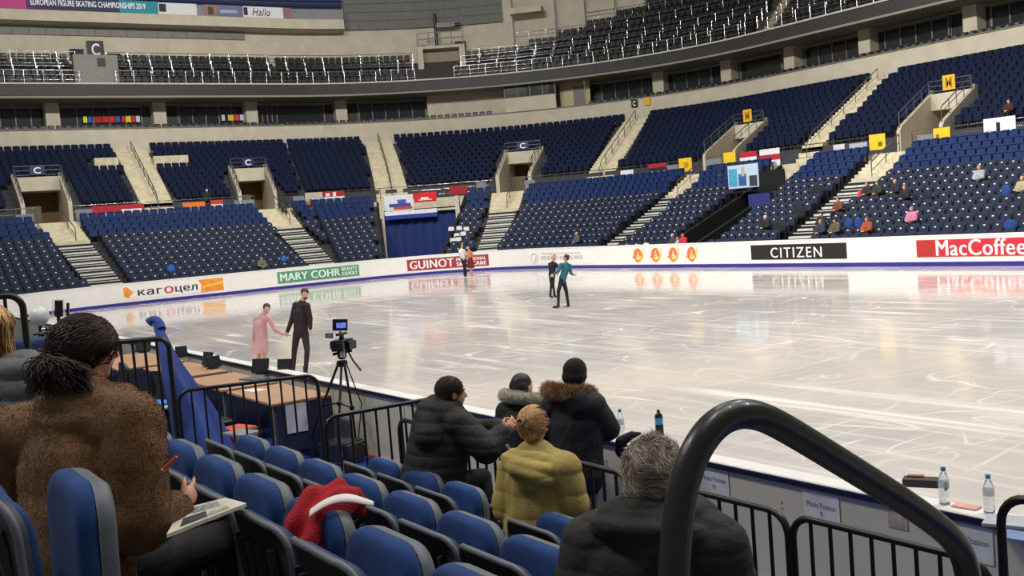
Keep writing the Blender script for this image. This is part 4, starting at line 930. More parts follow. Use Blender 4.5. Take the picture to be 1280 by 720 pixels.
# grey folder, papers at the right edge
q = at(1268, 655, z=1.18); flatbox('document_pouch', q, .3, .2, .02, .4, mat('pouch_grey', (176, 178, 184), .5), 'grey plastic document pouch at the right edge of the boards', 'pouch')
flatbox('folder', at(1277, 672, z=1.2) , .2, .15, .012, .2, mat('folder_blue', (110, 130, 180), .5), 'blue folder lying on the grey pouch at the right edge', 'folder')
# ------------------------------------------------------------------ judges desks with tablets
M_wood = mat('desk_wood', (176, 136, 104), .5, var=.06, scale=3, stretch=(1, 8, 1)); M_skirt = mat('desk_skirt_navy', (40, 44, 74), .8)
def desk(x0, x1, label, y0=-.98, y1=-.22, z=1.1):
    t = empty('judges_desk', ((x0 + x1) / 2, (y0 + y1) / 2, .36), 0, label, 'desk')
    MB().box(x0, x1, y0, y1, z - .03, z).build('desk_top', M_wood, t, bevel=.004); MB().box(x1 - .03, x1, y0 + .05, y1, .5, z - .03).build('end_panel', M_skirt, t); MB().box(x0, x1 - .03, y1 - .03, y1, .55, z - .03).build('modesty_panel', M_skirt, t)
    for x in (x0 + .05, x1 - .06):
        for y in (y0 + .05, y1 - .06): MB().box(x - .02, x + .02, y - .02, y + .02, .36, z - .03).build('leg', M_frame, t)
desk(-13.7, -12.1, 'wooden topped desk nearest the crowd barrier, navy end panel'); desk(-15.6, -13.9, 'second wooden judges desk with two tablets'); desk(-17.8, -15.9, 'third wooden judges desk behind the blue cloth'); desk(-20.5, -18.1, 'fourth wooden desk, beside the brown hair', y0=-1.3)
desk(-26, -22.5, 'far wooden desk beside the white ball', y0=-1.3)
def tablet(p, w, h, yaw, tilt, label, lit=False):
    M = TR(p, yaw) @ Matrix.Rotation(tilt, 4, 'X'); t = empty('tablet_monitor', p, 0, label, 'tablet')
    mb = MB(); mb.M = M; mb.box(-w / 2, w / 2, -.012, .012, 0.02, h); mb.build('housing', M_black, t, bevel=.004)
    mb = MB(); mb.M = M; mb.box(-w / 2 + .015, w / 2 - .015, -.0135, -.0122, .035, h - .015); mb.build('screen', mat('dark_screen', (42, 44, 52), .25), t)
    mb = MB(); mb.M = TR(p, yaw); mb.box(-w / 4, w / 4, -.02, .14, 0, .015); mb.build('stand', M_black, t)
tablet(at(258, 459, z=1.1), .27, .24, .2, -.25, 'dark tablet tilted on the desk right of the blue cloth'); tablet(at(269, 461, z=1.1) + Vector((0, 0, 0)), .24, .2, 1.9, -.2, 'thin side-on tablet beside the larger dark tablet')
tablet(at(325, 468, z=1.1), .26, .23, .75, -.3, 'dark tablet standing below the pink skirt'); tablet(at(356, 468, z=1.1), .24, .22, .7, -.25, 'dark tablet below the legs of the skater in black'); tablet(at(228, 447, z=1.1), .2, .2, 1.6, -.2, 'narrow dark tablet just right of the blue cloth'); tablet(at(178, 441, z=1.1), .3, .2, .8, -.4, 'dark tablet behind the left barrier bars')
flatbox('laptop', at(318, 474, z=1.1), .36, .25, .02, .3, mat('laptop_grey', (96, 100, 104), .4), 'closed grey laptop on the nearest desk', 'laptop')
flatbox('paper_sheet', at(318, 488, z=1.1), .3, .2, .006, .2, M_white, 'white paper lying at the edge of the nearest desk', 'paper')
# white sheet pinned to desk end
c = at(356, 495, y=-.7); e = MB().box(-12.09, -12.085, c.y - .12, c.y + .14, .72, 1.06).build('paper_notice', mat('paper_white', (222, 222, 222), .6), None, 'blank white sheet pinned to the navy end of the nearest desk', 'paper notice')
# office chairs behind desks
def office_chair(x, y, rz, label):
    t = empty('office_chair', (x, y, .36), rz, label, 'chair'); T = TR((x, y, .36), rz)
    mb = MB(); mb.M = T; cushion(mb, .46, .55, 1.0, .14, .06, -.2, .06, .03); mb.build('backrest', M_black, t)
    mb = MB(); mb.M = T; mb.box(-.23, .23, -.2, .24, .42, .5); mb.build('seat', M_black, t, bevel=.02)
    for sx in (-1, 1):
        for sy in (-1, 1): mb = MB(); mb.M = T; mb.tube([(sx * .2, sy * .18, 0), (sx * .19, sy * .16, .43)], .014, 6); mb.build('leg', M_frame, t)
office_chair(-13.1, -1.4, 0, 'black office chair at the nearest desk'); office_chair(-14.9, -1.35, .2, 'black office chair right of the blue cloth'); office_chair(-16.6, -1.4, 0, 'black office chair behind the tall barrier'); office_chair(-18.9, -1.75, -.2, 'black office chair beside the woman with brown hair')
# open seat, blue top with white edge
p = at(189, 505, z=1.0); t = empty('stool', Vector((p.x, p.y, .36)), 0, 'blue topped white edged seat seen through the left barrier', 'seat')
mb = MB(); mb.M = TR((p.x, p.y, .93), .5); mb.box(-.26, .26, -.24, .24, 0, .05); mb.build('seat_shell', M_white, t, bevel=.02); mb = MB(); mb.M = TR((p.x, p.y, .98), .5); mb.box(-.24, .24, -.22, .22, 0, .04); mb.build('seat_pad', mat('sky_blue_pad', (60, 120, 200), .9), t, bevel=.02)
mb = MB(); mb.M = TR((p.x, p.y, .36), .5); mb.box(-.2, .2, -.18, .18, 0, .57); mb.build('pedestal', M_black, t, bevel=.01)
# blue cloth hung over the barrier
def blue_cloth():
    out = []; c0 = [(188, 402, 12.8), (196, 404, 12.75), (204, 425, 12.6), (209, 442, 12.5), (222, 475, 12.4), (240, 512, 12.3), (252, 552, 12.2), (262, 600, 12.1)]
    wid = [.04, .1, .13, .17, .34, .5, .62, .74]
    rings_ = []; n = 40
    for k, ((px, py, D), w) in enumerate(zip(c0, wid)):
        c = at(px, py, D=D); ring_ = []
        for j in range(n):
            a = 2 * PI * j / n; fold = 1 + .16 * math.sin(5 * a + k * .25) * min(1, k / 3) + .06 * math.sin(11 * a)
            ring_.append(c + CR.normalized() * math.cos(a) * w / 2 * fold + Vector((.836, -.55, 0)).normalized() * math.sin(a) * w / 2 * .45 * fold)
        rings_.append(ring_)
    mb = MB(); vs = [p for r in rings_ for p in r]; fs = []
    for k in range(len(rings_) - 1):
        for j in range(n): fs.append((k * n + j, k * n + (j + 1) % n, (k + 1) * n + (j + 1) % n, (k + 1) * n + j))
    fs.append(tuple(range(n)))
    mb.add(vs, fs, 0, True); o = mb.build('draped_cloth', mat('cobalt_cloth', (44, 68, 138), .8, var=.1, scale=4), None, 'tall blue cloth bundled over the black barrier at left', 'cloth')
    s = o.modifiers.new('s', 'SUBSURF'); s.levels = s.render_levels = 2
    # hooked tip
    MB().tube(smooth([at(186, 404, D=12.8), at(190, 400, D=12.8), at(198, 401, D=12.78), at(202, 412, D=12.7)], 2), .055, 10).build('folded_tip', mat('cobalt_cloth', (44, 68, 138), .8), o)
blue_cloth()
# ------------------------------------------------------------------ video camera on tripod
def tripod_cam():
    base = at(425, 575, z=.36); x, y = base.x, base.y; D = (base - CP).dot(CF)
    q = lambda px, py, dd=0: at(px, py, D=D + dd)
    t = empty('camera_tripod', base, 0, 'black video camera on a tripod with a lit blue monitor', 'camera')
    n = lambda nm, pts, r, m=M_black: MB().tube(pts, r, 8).build(nm, m, t)
    n('leg', [q(424, 452), q(398, 520), q(386, 560, .2)], [.016, .014, .011]); n('leg', [q(430, 452), q(440, 510), q(446, 560, .3)], [.016, .014, .011]); n('leg', [q(427, 452), q(424, 520, -.3), q(420, 598, -.5)], [.016, .014, .011])
    n('leg', [q(432, 452), q(452, 505), q(444, 590, -.2)], [.008, .008, .008])
    for px, py, dd in ((404, 506, .1), (424, 504, -.25), (440, 510, .15)): MB().sphere(q(px, py, dd), (.035, .035, .03)).build('leg_clamp', M_black, t)
    n('spreader', [q(404, 506, .1), q(424, 504, -.25)], .01); n('spreader', [q(424, 504, -.25), q(440, 510, .15)], .01)
    MB().lathe([(.05, 0), (.07, .03), (.06, .07)], q(428, 458), 16).build('bowl', M_black, t)
    MB().lathe([(.03, 0), (.055, .02), (.06, .1), (.04, .13)], q(428, 449), 14).build('fluid_head', M_black, t)
    n('pan_handle', [q(436, 441), q(441, 450, -.1), q(451, 463, -.2)], [.01, .012, .014]); n('level_knob', [q(416, 443), q(440, 438)], .018)
    c = q(428, 431); yaw = math.radians(-57)
    def b(nm, w, d, h, off, m=M_black, yw=0):
        mb = MB(); mb.M = Matrix.Translation(c + off) @ rot_z(yaw + PI / 2 + yw); mb.box(-w / 2, w / 2, -d / 2, d / 2, -h / 2, h / 2); return mb.build(nm, m, t, bevel=.006)
    b('camera_body', .15, .26, .13, Vector((0, 0, 0))); b('grip', .06, .16, .1, CR * .1); b('side_box', .05, .14, .09, CR * -.09)
    b('battery', .09, .05, .1, CF * -.16 + Vector((0, 0, -.02)))
    MB().tube([c + CF * .1, c + CF * .28], [.05, .06], 14).build('lens', M_black, t)
    b('top_handle', .04, .2, .03, Vector((0, 0, .13))); b('handle_post', .04, .05, .08, Vector((0, 0, .09)))
    mb = MB(); k = q(428, 443, -.13); mb.M = Matrix.Translation(k) @ rot_z(yaw + PI / 2); mb.box(-.03, .03, -.004, .004, -.035, .035); mb.build('paper_label', M_white, t)
    # viewfinder flap and monitor
    fl = q(412, 420, -.05); M = Matrix((( CR.x, CU.x, -CF.x, fl.x), (CR.y, CU.y, -CF.y, fl.y), (CR.z, CU.z, -CF.z, fl.z), (0, 0, 0, 1)))
    mb = MB(); mb.M = M; mb.box(-.05, .04, -.025, .03, -.01, .01); r = mb.build('viewfinder', M_black, t); mb = MB(); mb.M = M; mb.box(-.035, .028, -.012, .018, .0105, .012); mb.build('viewfinder_screen', mat('flap_screen', (150, 156, 160), .3), r)
    fl = q(425, 406, -.02); M = Matrix((( CR.x, CU.x, -CF.x, fl.x), (CR.y, CU.y, -CF.y, fl.y), (CR.z, CU.z, -CF.z, fl.z), (0, 0, 0, 1)))
    mb = MB(); mb.M = M; mb.box(-.088, .09, -.07, .068, -.015, .015); r = mb.build('monitor', mat('monitor_black', (16, 15, 26), .4), t, bevel=.006)
    mb = MB(); mb.M = M; mb.box(-.04, .072, -.038, .025, .0155, .0165); mb.build('monitor_picture', mat('monitor_blue', (96, 116, 214), .4, var=.25, scale=25, emit=.8), r)
    n('monitor_arm', [q(425, 414), q(427, 422)], .012); MB().sphere(q(427, 423), (.03, .03, .04)).build('arm_joint', M_black, t)
tripod_cam()
# equipment cases by the tripod
def case(px, py, w, d, h, rz, m, label, z=.36):
    p = at(px, py, z=z); r = flatbox('equipment_case', p, w, d, h, rz, m, label, 'case', bevel=.012)
    mb = MB(); mb.M = TR(p, rz)
    for zz in (.02, h - .03): mb.box(-w / 2 - .006, w / 2 + .006, -d / 2 - .006, d / 2 + .006, zz, zz + .012)
    mb.build('edge_trim', M_chrome, r)
    for s in (-.3, .3): mb = MB(); mb.M = TR(p, rz); mb.box(s * w - .02, s * w + .02, -d / 2 - .016, -d / 2, h * .4, h * .7); mb.build('latch', M_chrome, r)
case(428, 578, .42, .3, .26, .5, mat('case_black', (34, 34, 38), .4), 'black and chrome flight case at the foot of the tripod')
case(445, 568, .3, .25, .16, .2, mat('case_black', (34, 34, 38), .4), 'smaller black case just right of the flight case')
case(300, 570, .34, .3, .34, .3, mat('case_orange', (200, 84, 54), .6), 'orange box behind the front left chairs', z=.57)
flatbox('folder', at(302, 543, z=.92), .36, .26, .03, .3, mat('folder_grey', (128, 132, 134), .5), 'grey folder on top of the orange box', 'folder')
case(392, 556, .36, .26, .12, .4, mat('case_white', (205, 203, 208), .5), 'white box on the blue carpet left of the tripod')
# balls and photographers' kit, far left
p = at(49, 395, D=17.5); t = empty('white_globe', p, 0, 'white glossy globe above the far desks at left', 'globe')
MB().sphere(p, .158, 24, 16).build('globe', mat('globe_white', (214, 216, 218), .35, bump=.1, bscale=20), t); MB().tube([p - Vector((0, 0, .15)), Vector((p.x, p.y, .0))], .03, 8).build('stand_pole', M_black, t)
q = at(73, 384, D=17); r = MB().tube([q + CR * -.09 - CU * .14, q + CR * -.09 + CU * .12, q + CR * .09 + CU * .12, q + CR * .09 - CU * .14], .008, 6).build('white_hoop', M_white, None, 'thin white hoop frame round the dark screen at left', 'frame')
M = Matrix(((CR.x, CU.x, -CF.x, q.x), (CR.y, CU.y, -CF.y, q.y), (CR.z, CU.z, -CF.z, q.z), (0, 0, 0, 1)))
t = empty('standing_monitor', q, 0, 'upright dark monitor beside the white globe', 'monitor'); mb = MB(); mb.M = M; mb.box(-.065, .065, -.15, .11, -.03, .0); mb.build('housing', M_black, t, bevel=.01); mb = MB(); mb.M = M; mb.box(.12, .16, -.16, .07, -.05, .0); mb.build('side_unit', M_black, t, bevel=.01)
MB().tube([q - CU * .15, Vector((q.x, q.y, .0))], .03, 8).build('stand_pole', M_black, t)
for k, (px, py, s, lb) in enumerate([(62, 412, .09, 'clamp light cluster under the white globe'), (78, 407, .08, 'small grey device under the upright monitor'), (52, 418, .07, 'black ball head beside the globe stand')]):
    p = at(px, py, D=17 - .2 * k); t = empty('photo_clamp', p, 0, lb, 'camera equipment'); MB().sphere(p, (s, s * .8, s * .7)).build('clamp_body', M_black, t); MB().tube([p + CR * -.12, p + CR * .14 + CU * .04], .025, 6).build('clamp_arm', M_chrome if k < 2 else M_black, t); MB().tube([p, Vector((p.x, p.y, .0))], .018, 6).build('stand_pole', M_black, t)
p = at(40, 450, D=14); mb = MB(); mb.M = TR(p, .5); mb.box(-.3, .28, -.25, .25, -.9, .28); mb.build('covered_table', mat('navy_cover', (36, 46, 92), .9), None, 'navy cloth covered table at the far left behind the blonde hair', 'table', bevel=.05)
# ------------------------------------------------------------------ people: bodies grown as one surface, clothing as separate surfaces
def caps(mb, p0, p1, r0, r1, side=None, flat=1.0, n=16):
    """tapered capsule; cross-section widened by flat along side"""
    p0 = Vector(p0); p1 = Vector(p1); d = p1 - p0; L = d.length
    if L < 1e-6: d = Vector((0, 0, 1)); L = 1e-6
    d.normalize()
    if side is not None:
        y = Vector(side) - d * d.dot(Vector(side)); y.normalize(); x = y.cross(d)
        x, y = y, x
    else: x, y, _ = frame(d)
    prof = []
    for k in range(0, 5): a = PI / 2 * k / 4; prof.append((r0 * math.sin(a) + 1e-4, -r0 * math.cos(a)))
    for k in range(0, 5): a = PI / 2 * k / 4; prof.append((r1 * math.cos(a) + 1e-4, L + r1 * math.sin(a)))
    vs = []; fs = []
    for r, z in prof:
        for k in range(n): a = 2 * PI * k / n; vs.append(p0 + d * z + x * (r * flat * math.cos(a)) + y * (r * math.sin(a)))
    for i in range(len(prof) - 1):
        for k in range(n): k2 = (k + 1) % n; fs.append((i * n + k, i * n + k2, (i + 1) * n + k2, (i + 1) * n + k))
    fs.append(tuple(range(n - 1, -1, -1))); m = (len(prof) - 1) * n; fs.append(tuple(m + k for k in range(n)))
    return mb.add(vs, fs)
def ell(mb, c, rx, ry, rz, fwd=(0, 1, 0), up=(0, 0, 1)):
    """ellipsoid; rx sideways, ry along fwd, rz along up"""
    f = Vector(fwd).normalized(); u = Vector(up); u = (u - f * u.dot(f)).normalized(); s = f.cross(u); c = Vector(c); vs = []; fs = []; n, k = 20, 12
    for i in range(k + 1):
        t = PI * i / k
        for j in range(n): a = 2 * PI * j / n; vs.append(c + s * (rx * math.sin(t) * math.cos(a)) + f * (ry * math.sin(t) * math.sin(a)) + u * (rz * math.cos(t)))
    for i in range(k):
        for j in range(n): j2 = (j + 1) % n; fs.append((i * n + j, (i + 1) * n + j, (i + 1) * n + j2, i * n + j2))
    return mb.add(vs, fs)
def grow(mb, name, m, parent, vox=.012, it=3, disp=None, label=None, paint=None):
    me = mb.mesh('tmp', [mat('temporary', (128, 128, 128))]); o = bpy.data.objects.new('tmp', me); COL.objects.link(o)
    r = o.modifiers.new('r', 'REMESH'); r.mode = 'VOXEL'; r.voxel_size = vox; r.use_smooth_shade = True
    s = o.modifiers.new('s', 'SMOOTH'); s.iterations = it; s.factor = .5
    dg = bpy.context.evaluated_depsgraph_get(); me2 = bpy.data.meshes.new_from_object(o.evaluated_get(dg)); bpy.data.objects.remove(o); bpy.data.meshes.remove(me)
    me2.materials.clear()
    for q in (m if isinstance(m, (list, tuple)) else [m]): me2.materials.append(q)
    if disp is not None:
        n = len(me2.vertices); co = np.empty(n * 3); me2.vertices.foreach_get('co', co); co = co.reshape(-1, 3); no = np.empty(n * 3); me2.vertex_normals.foreach_get('vector', no); no = no.reshape(-1, 3)
        co = co + no * disp(co, no)[:, None]; me2.vertices.foreach_set('co', co.ravel()); me2.update()
    if paint is not None:
        n = len(me2.polygons); ce = np.empty(n * 3); me2.polygons.foreach_get('center', ce); me2.polygons.foreach_set('material_index', paint(ce.reshape(-1, 3)).astype(int))
    me2.polygons.foreach_set('use_smooth', [True] * len(me2.polygons)); me2.name = name
    o = bpy.data.objects.new(name, me2); link(o, parent); tag(o, label); return o
def vnoise(p, s, seed=0):
    """cheap smooth noise from summed sines"""
    r = np.random.RandomState(seed); out = np.zeros(len(p))
    for k in range(6):
        d = r.normal(size=3); d /= np.linalg.norm(d); f = s * (1 + .6 * k); out += np.sin(p @ d * f + r.rand() * 6.28 + 1.5 * np.sin(p @ r.normal(size=3) * s * .7)) / (1 + .5 * k)
    return out / 2.5
def surf_pts(o, n, keep=None, seed=1):
    me = o.data; N = len(me.polygons); ce = np.empty(N * 3); me.polygons.foreach_get('center', ce); ce = ce.reshape(-1, 3); no = np.empty(N * 3); me.polygons.foreach_get('normal', no); no = no.reshape(-1, 3); ar = np.empty(N); me.polygons.foreach_get('area', ar)
    if keep is not None: k = keep(ce, no); ce, no, ar = ce[k], no[k], ar[k]
    r = np.random.RandomState(seed); i = r.choice(len(ce), n, p=ar / ar.sum()); return ce[i] + r.normal(size=(n, 3)) * .002, no[i], r
def hairs(pts, dirs, length, width, name, mats, parent, r, bend=None, kind=None, seg=2):
    """tapered three-sided strands"""
    n = len(pts); L = length * (.7 + .6 * r.rand(n))[:, None]; d = dirs / np.linalg.norm(dirs, axis=1)[:, None]
    a = np.cross(d, r.normal(size=(n, 3))); a /= np.linalg.norm(a, axis=1)[:, None]; b = np.cross(d, a); bend = np.zeros((n, 3)) if bend is None else bend
    V = []
    for k in range(seg + 1):
        t = k / seg; c = pts + d * L * t + bend * (t * t) * L; w = width * (1 - t) ** .7 + width * .04
        for q in range(3): an = 2 * PI * q / 3; V.append(c + (a * math.cos(an) + b * math.sin(an)) * w)
    V = np.stack(V, 1).reshape(-1, 3); m = 3 * (seg + 1); F = []
    tpl = [(k * 3 + q, k * 3 + (q + 1) % 3, (k + 1) * 3 + (q + 1) % 3, (k + 1) * 3 + q) for k in range(seg) for q in range(3)]
    for i in range(n): F += [tuple(x + i * m for x in f) for f in tpl]
    me = bpy.data.meshes.new(name); me.from_pydata(V.tolist(), [], F); mats = mats if isinstance(mats, list) else [mats]
    for q in mats: me.materials.append(q)
    mi = np.repeat(r.randint(0, len(mats), n), len(tpl)); me.polygons.foreach_set('material_index', mi); me.polygons.foreach_set('use_smooth', [True] * len(F)); me.update()
    o = bpy.data.objects.new(name, me); link(o, parent)
    if kind: o['kind'] = kind
    return o
def locks(paths, w, name, mats, parent, r):
    """long strands along given paths"""
    mb = MB()
    for p in paths: mb.tube(p, [w * (.5 + .5 * math.sin(PI * min(1, (k + .6) / len(p)))) for k in range(len(p))], 4, r.randint(0, len(mats)))
    return mb.build(name, mats, parent)
def hand(mb, w, d, palm, side, curl=.5, s=1.0):
    """w wrist, d pointing direction, palm normal, side = thumb side"""
    w = Vector(w); d = Vector(d).normalized(); pn = Vector(palm); pn = (pn - d * pn.dot(d)).normalized(); sd = d.cross(pn).normalized() * side
    c = w + d * .05 * s; caps(mb, w, w + d * .075 * s, .024 * s, .03 * s, sd, 1.35)
    for k, (off, ln) in enumerate([(.03, .072), (.011, .082), (-.009, .076), (-.028, .06)]):
        p = w + d * .085 * s + sd * off * s; cu = curl * (1 + .12 * k); q = p; dd = d.copy()
        for j, f in enumerate((.45, .32, .23)):
            dd = (dd * math.cos(cu * (.5 if j == 0 else .8)) + pn * math.sin(cu * (.5 if j == 0 else .8))).normalized(); nx = q + dd * ln * f * s; caps(mb, q, nx, .0092 * s * (1 - .1 * j), .0085 * s * (1 - .1 * j), n=8); q = nx
    p = w + d * .03 * s + sd * .028 * s; dd = (d * .7 + sd * .7 + pn * .25).normalized(); q = p + dd * .04 * s; caps(mb, p, q, .013 * s, .011 * s, n=8); dd = (d * .9 + sd * .2 + pn * (.3 + curl * .5)).normalized(); caps(mb, q, q + dd * .032 * s, .011 * s, .009 * s, n=8)
def head(mb, c, f, up, s=1.0):
    f = Vector(f).normalized(); u = Vector(up); u = (u - f * u.dot(f)).normalized(); r = f.cross(u); c = Vector(c)
    ell(mb, c + u * .02 * s - f * .012 * s, .074 * s, .093 * s, .088 * s, f, u); ell(mb, c - u * .035 * s + f * .022 * s, .056 * s, .068 * s, .075 * s, f, u); ell(mb, c - u * .085 * s + f * .055 * s, .028 * s, .026 * s, .022 * s, f, u)
    caps(mb, c + u * .012 * s + f * .082 * s, c - u * .022 * s + f * .1 * s, .008 * s, .013 * s, n=8)
    ell(mb, c - u * .05 * s + f * .083 * s, .02 * s, .01 * s, .008 * s, f, u); ell(mb, c + u * .03 * s + f * .077 * s, .05 * s, .012 * s, .01 * s, f, u)
    for sg in (-1, 1): ell(mb, c + r * .075 * s * sg - u * .012 * s - f * .008 * s, .01 * s, .02 * s, .032 * s, f, u); ell(mb, c + r * .03 * sg * s + u * .008 * s + f * .072 * s, .013 * s, .008 * s, .008 * s, f, u)
def V3(*a): return Vector(a)
def figure(t, J, sp):
    """J joints (world), sp look"""
    vox = sp.get('vox', .012); g = sp.get('girth', 1.0); s = sp.get('s', 1.0); pf = sp.get('puff', 0.0)
    f = Vector(J['fwd']).normalized(); hf = Vector(J.get('look', f)).normalized(); up = Vector(J.get('up', (0, 0, 1))); side = f.cross(Vector((0, 0, 1))).normalized()
    if 'sh_r' in J and 'sh_l' in J and (J['sh_r'] - J['sh_l']).dot(side) < 0: side = -side
    skin = sp.get('skin_m') or mat('skin_tone', (222, 172, 148), .55, var=.05, scale=20)
    mb = MB()
    pe, ch, nk, hd = J['pelvis'], J['chest'], J['neck'], J['head']
    caps(mb, pe, ch, .1 * g, .105 * g, side, 1.35); caps(mb, ch, nk, .08 * g, .05 * g, side, 1.3); caps(mb, nk - (hd - nk) * .2, hd - up * .03 * s, .052 * s, .05 * s)
    head(mb, hd, hf, up, s)
    for q in 'lr':
        if 'sh_' + q in J:
            caps(mb, ch.lerp(nk, .6), J['sh_' + q], .06 * g, .052 * g); caps(mb, J['sh_' + q], J['el_' + q], .05 * g, .04 * g); caps(mb, J['el_' + q], J['wr_' + q], .04 * g, .027 * g)
            hdv = J.get('hd_' + q, J['wr_' + q] - J['el_' + q]); hand(mb, J['wr_' + q], hdv, J.get('pn_' + q, -side if q == 'r' else side), 1 if q == 'r' else -1, sp.get('curl', .45), s)
        if 'kn_' + q in J:
            hp = pe + side * (.09 if q == 'r' else -.09) * g
            caps(mb, hp, J['kn_' + q], .085 * g, .058 * g)
            if 'an_' + q in J: caps(mb, J['kn_' + q], J['an_' + q], .055 * g, .036 * g); fd = Vector(J.get('toe_' + q, f)).normalized(); caps(mb, J['an_' + q] - up * .03, J['an_' + q] + fd * .15 * s - up * .05, .034 * s, .028 * s)
    body = grow(mb, 'body', skin, t, vox, 2)
    def has(q): return 'sh_' + q in J
    # top
    if sp.get('top'):
        mb = MB(); e = .018 + pf
        hem = pe + (pe - ch) * sp.get('hem', .15)
        caps(mb, hem, ch, (.112 + e) * g * sp.get('hemw', 1.0), (.118 + e) * g, side, 1.32); caps(mb, ch, nk - (nk - ch) * .15, (.1 + e) * g, (.062 + e * .7) * g, side, 1.35)
        for q in 'lr':
            if has(q):
                sl = J['el_' + q].lerp(J['wr_' + q], sp.get('sleeve', .95)); caps(mb, ch.lerp(nk, .55), J['sh_' + q], (.07 + e) * g, (.06 + e) * g); caps(mb, J['sh_' + q], J['el_' + q], (.056 + e) * g, (.047 + e) * g)
                caps(mb, J['el_' + q], sl, (.046 + e) * g, (.036 + e * .6) * g)
        if sp.get('collar'): caps(mb, nk - up * .02, nk + up * sp['collar'], (.075 + e) * g, (.07 + e * .5) * g)
        for fn in sp.get('extra', []): fn(mb)
        grow(mb, sp.get('top_name', 'jacket'), sp['top'], t, vox * sp.get('topvox', 1), sp.get('it', 3), sp.get('disp'))
    if sp.get('bottom'):
        mb = MB(); caps(mb, pe + up * .08, pe, .115 * g, .12 * g, side, 1.32)
        for q in 'lr':
            if 'kn_' + q in J:
                hp = pe + side * (.09 if q == 'r' else -.09) * g; lo = sp.get('leg', .97)
                caps(mb, hp, J['kn_' + q], (.098) * g, .068 * g)
                if 'an_' + q in J: caps(mb, J['kn_' + q], J['kn_' + q].lerp(J['an_' + q], lo), .066 * g, .05 * g)
        grow(mb, sp.get('bottom_name', 'trousers'), sp['bottom'], t, vox, 3)
    if sp.get('skirt'):
        m_, a, b, wa, wb = sp['skirt']; mb = MB(); n = 24; pr = []
        for k in range(6):
            tt = k / 5; c = Vector(a).lerp(Vector(b), tt); w = wa + (wb - wa) * tt; pr.append([c + side * math.cos(2 * PI * j / n) * w * (1 + .1 * tt * math.sin(5 * 2 * PI * j / n)) + f * math.sin(2 * PI * j / n) * w * .8 * (1 + .1 * tt * math.cos(7 * 2 * PI * j / n)) for j in range(n)])
        vs = [p for r_ in pr for p in r_]; mb.add(vs, [(k * n + j, k * n + (j + 1) % n, (k + 1) * n + (j + 1) % n, (k + 1) * n + j) for k in range(5) for j in range(n)], 0, True); mb.add(pr[0], [tuple(range(n))], 0); mb.build('skirt', m_, t)
    if sp.get('shoes'):
        for q in 'lr':
            if 'an_' + q in J:
                mb = MB(); fd = Vector(J.get('toe_' + q, f)).normalized(); a = J['an_' + q]; caps(mb, a + up * .07 * s, a - up * .03 * s, .05 * s, .046 * s); caps(mb, a - up * .04 * s, a + fd * .17 * s - up * .055 * s, .045 * s, .036 * s); grow(mb, 'skate_boot' if sp.get('skate') else 'shoe', sp['shoes'], t, max(vox * .8, .01), 2)
                if sp.get('skate'): b = MB(); c = a - up * .1 * s; b.M = Matrix.Translation(c) @ Matrix.Rotation(math.atan2(fd.y, fd.x), 4, 'Z'); b.box(-.09, .2, -.004, .004, -.035, .02); b.build('skate_blade', M_chrome, t)
    if sp.get('hair'):
        mb = MB(); u = (up - hf * up.dot(hf)).normalized(); 
        ell(mb, hd + u * .03 * s - hf * .022 * s, .083 * s, .097 * s, .086 * s, hf, u); ell(mb, hd - u * .015 * s - hf * .05 * s, .076 * s, .06 * s, .075 * s, hf, u)
        st = sp.get('style')
        if st == 'bun': ell(mb, hd + u * .0 * s - hf * .115 * s, .035 * s, .035 * s, .035 * s)
        if st == 'long': caps(mb, hd - hf * .05 * s, hd - hf * .07 * s - u * .2 * s, .075 * s, .05 * s, side, 1.3)
        if st == 'tail': caps(mb, hd - hf * .1 * s - u * .02, hd - hf * .13 * s - u * .14 * s, .03 * s, .018 * s)
        if st == 'beard': ell(mb, hd - u * .075 * s + hf * .04 * s, .055 * s, .05 * s, .045 * s, hf, u)
        grow(mb, sp.get('hair_name', 'hair'), sp['hair'], t, max(.008, vox * .7), 2)
    return body

# ---- the three skating pairs, each joint taken at its real distance on the ice
def px_joints(D, d):
    out = {}
    for k, v in d.items():
        if k.startswith(('fwd', 'look', 'up', 'hd_', 'pn_', 'toe_')): out[k] = Vector(v)
        else: out[k] = at(v[0], v[1], D=D + (v[2] if len(v) > 2 else 0))
    return out
def person(nm, label, D, d, sp, cat='person', foot=None):
    J = px_joints(D, d); b = J['pelvis'].copy(); b.z = 0 if foot is None else foot
    t = empty(nm, b, 0, label, cat); figure(t, J, sp); return t, J
c_ = mat
upv = (0, 0, 1)
M_pink = c_('dusty_pink_costume', (214, 164, 170), .7, var=.05); M_plum = c_('black_plum_costume', (44, 26, 34), .7, var=.15, scale=4); M_blackcloth = c_('black_cloth', (26, 25, 28), .8)
M_hairb = c_('brown_hair', (66, 44, 36), .6, var=.15, scale=60); M_hairk = c_('black_hair', (34, 28, 28), .55, var=.1, scale=60); M_hairbl = c_('blonde_hair', (196, 158, 104), .6, var=.15, scale=60); M_hairgr = c_('grey_hair', (150, 142, 132), .7, var=.15, scale=60)
M_teal = c_('teal_jacket', (30, 104, 122), .7); M_maroon = c_('maroon_costume', (108, 28, 40), .7); M_orangecost = c_('tan_orange_costume', (206, 130, 90), .7); M_whiteshirt = c_('white_shirt', (226, 222, 224), .8); M_boot = c_('black_boot', (22, 22, 24), .4); M_bootw = c_('tan_boot', (206, 176, 150), .5)
D1 = (at(320, 470, z=0) - CP).dot(CF)
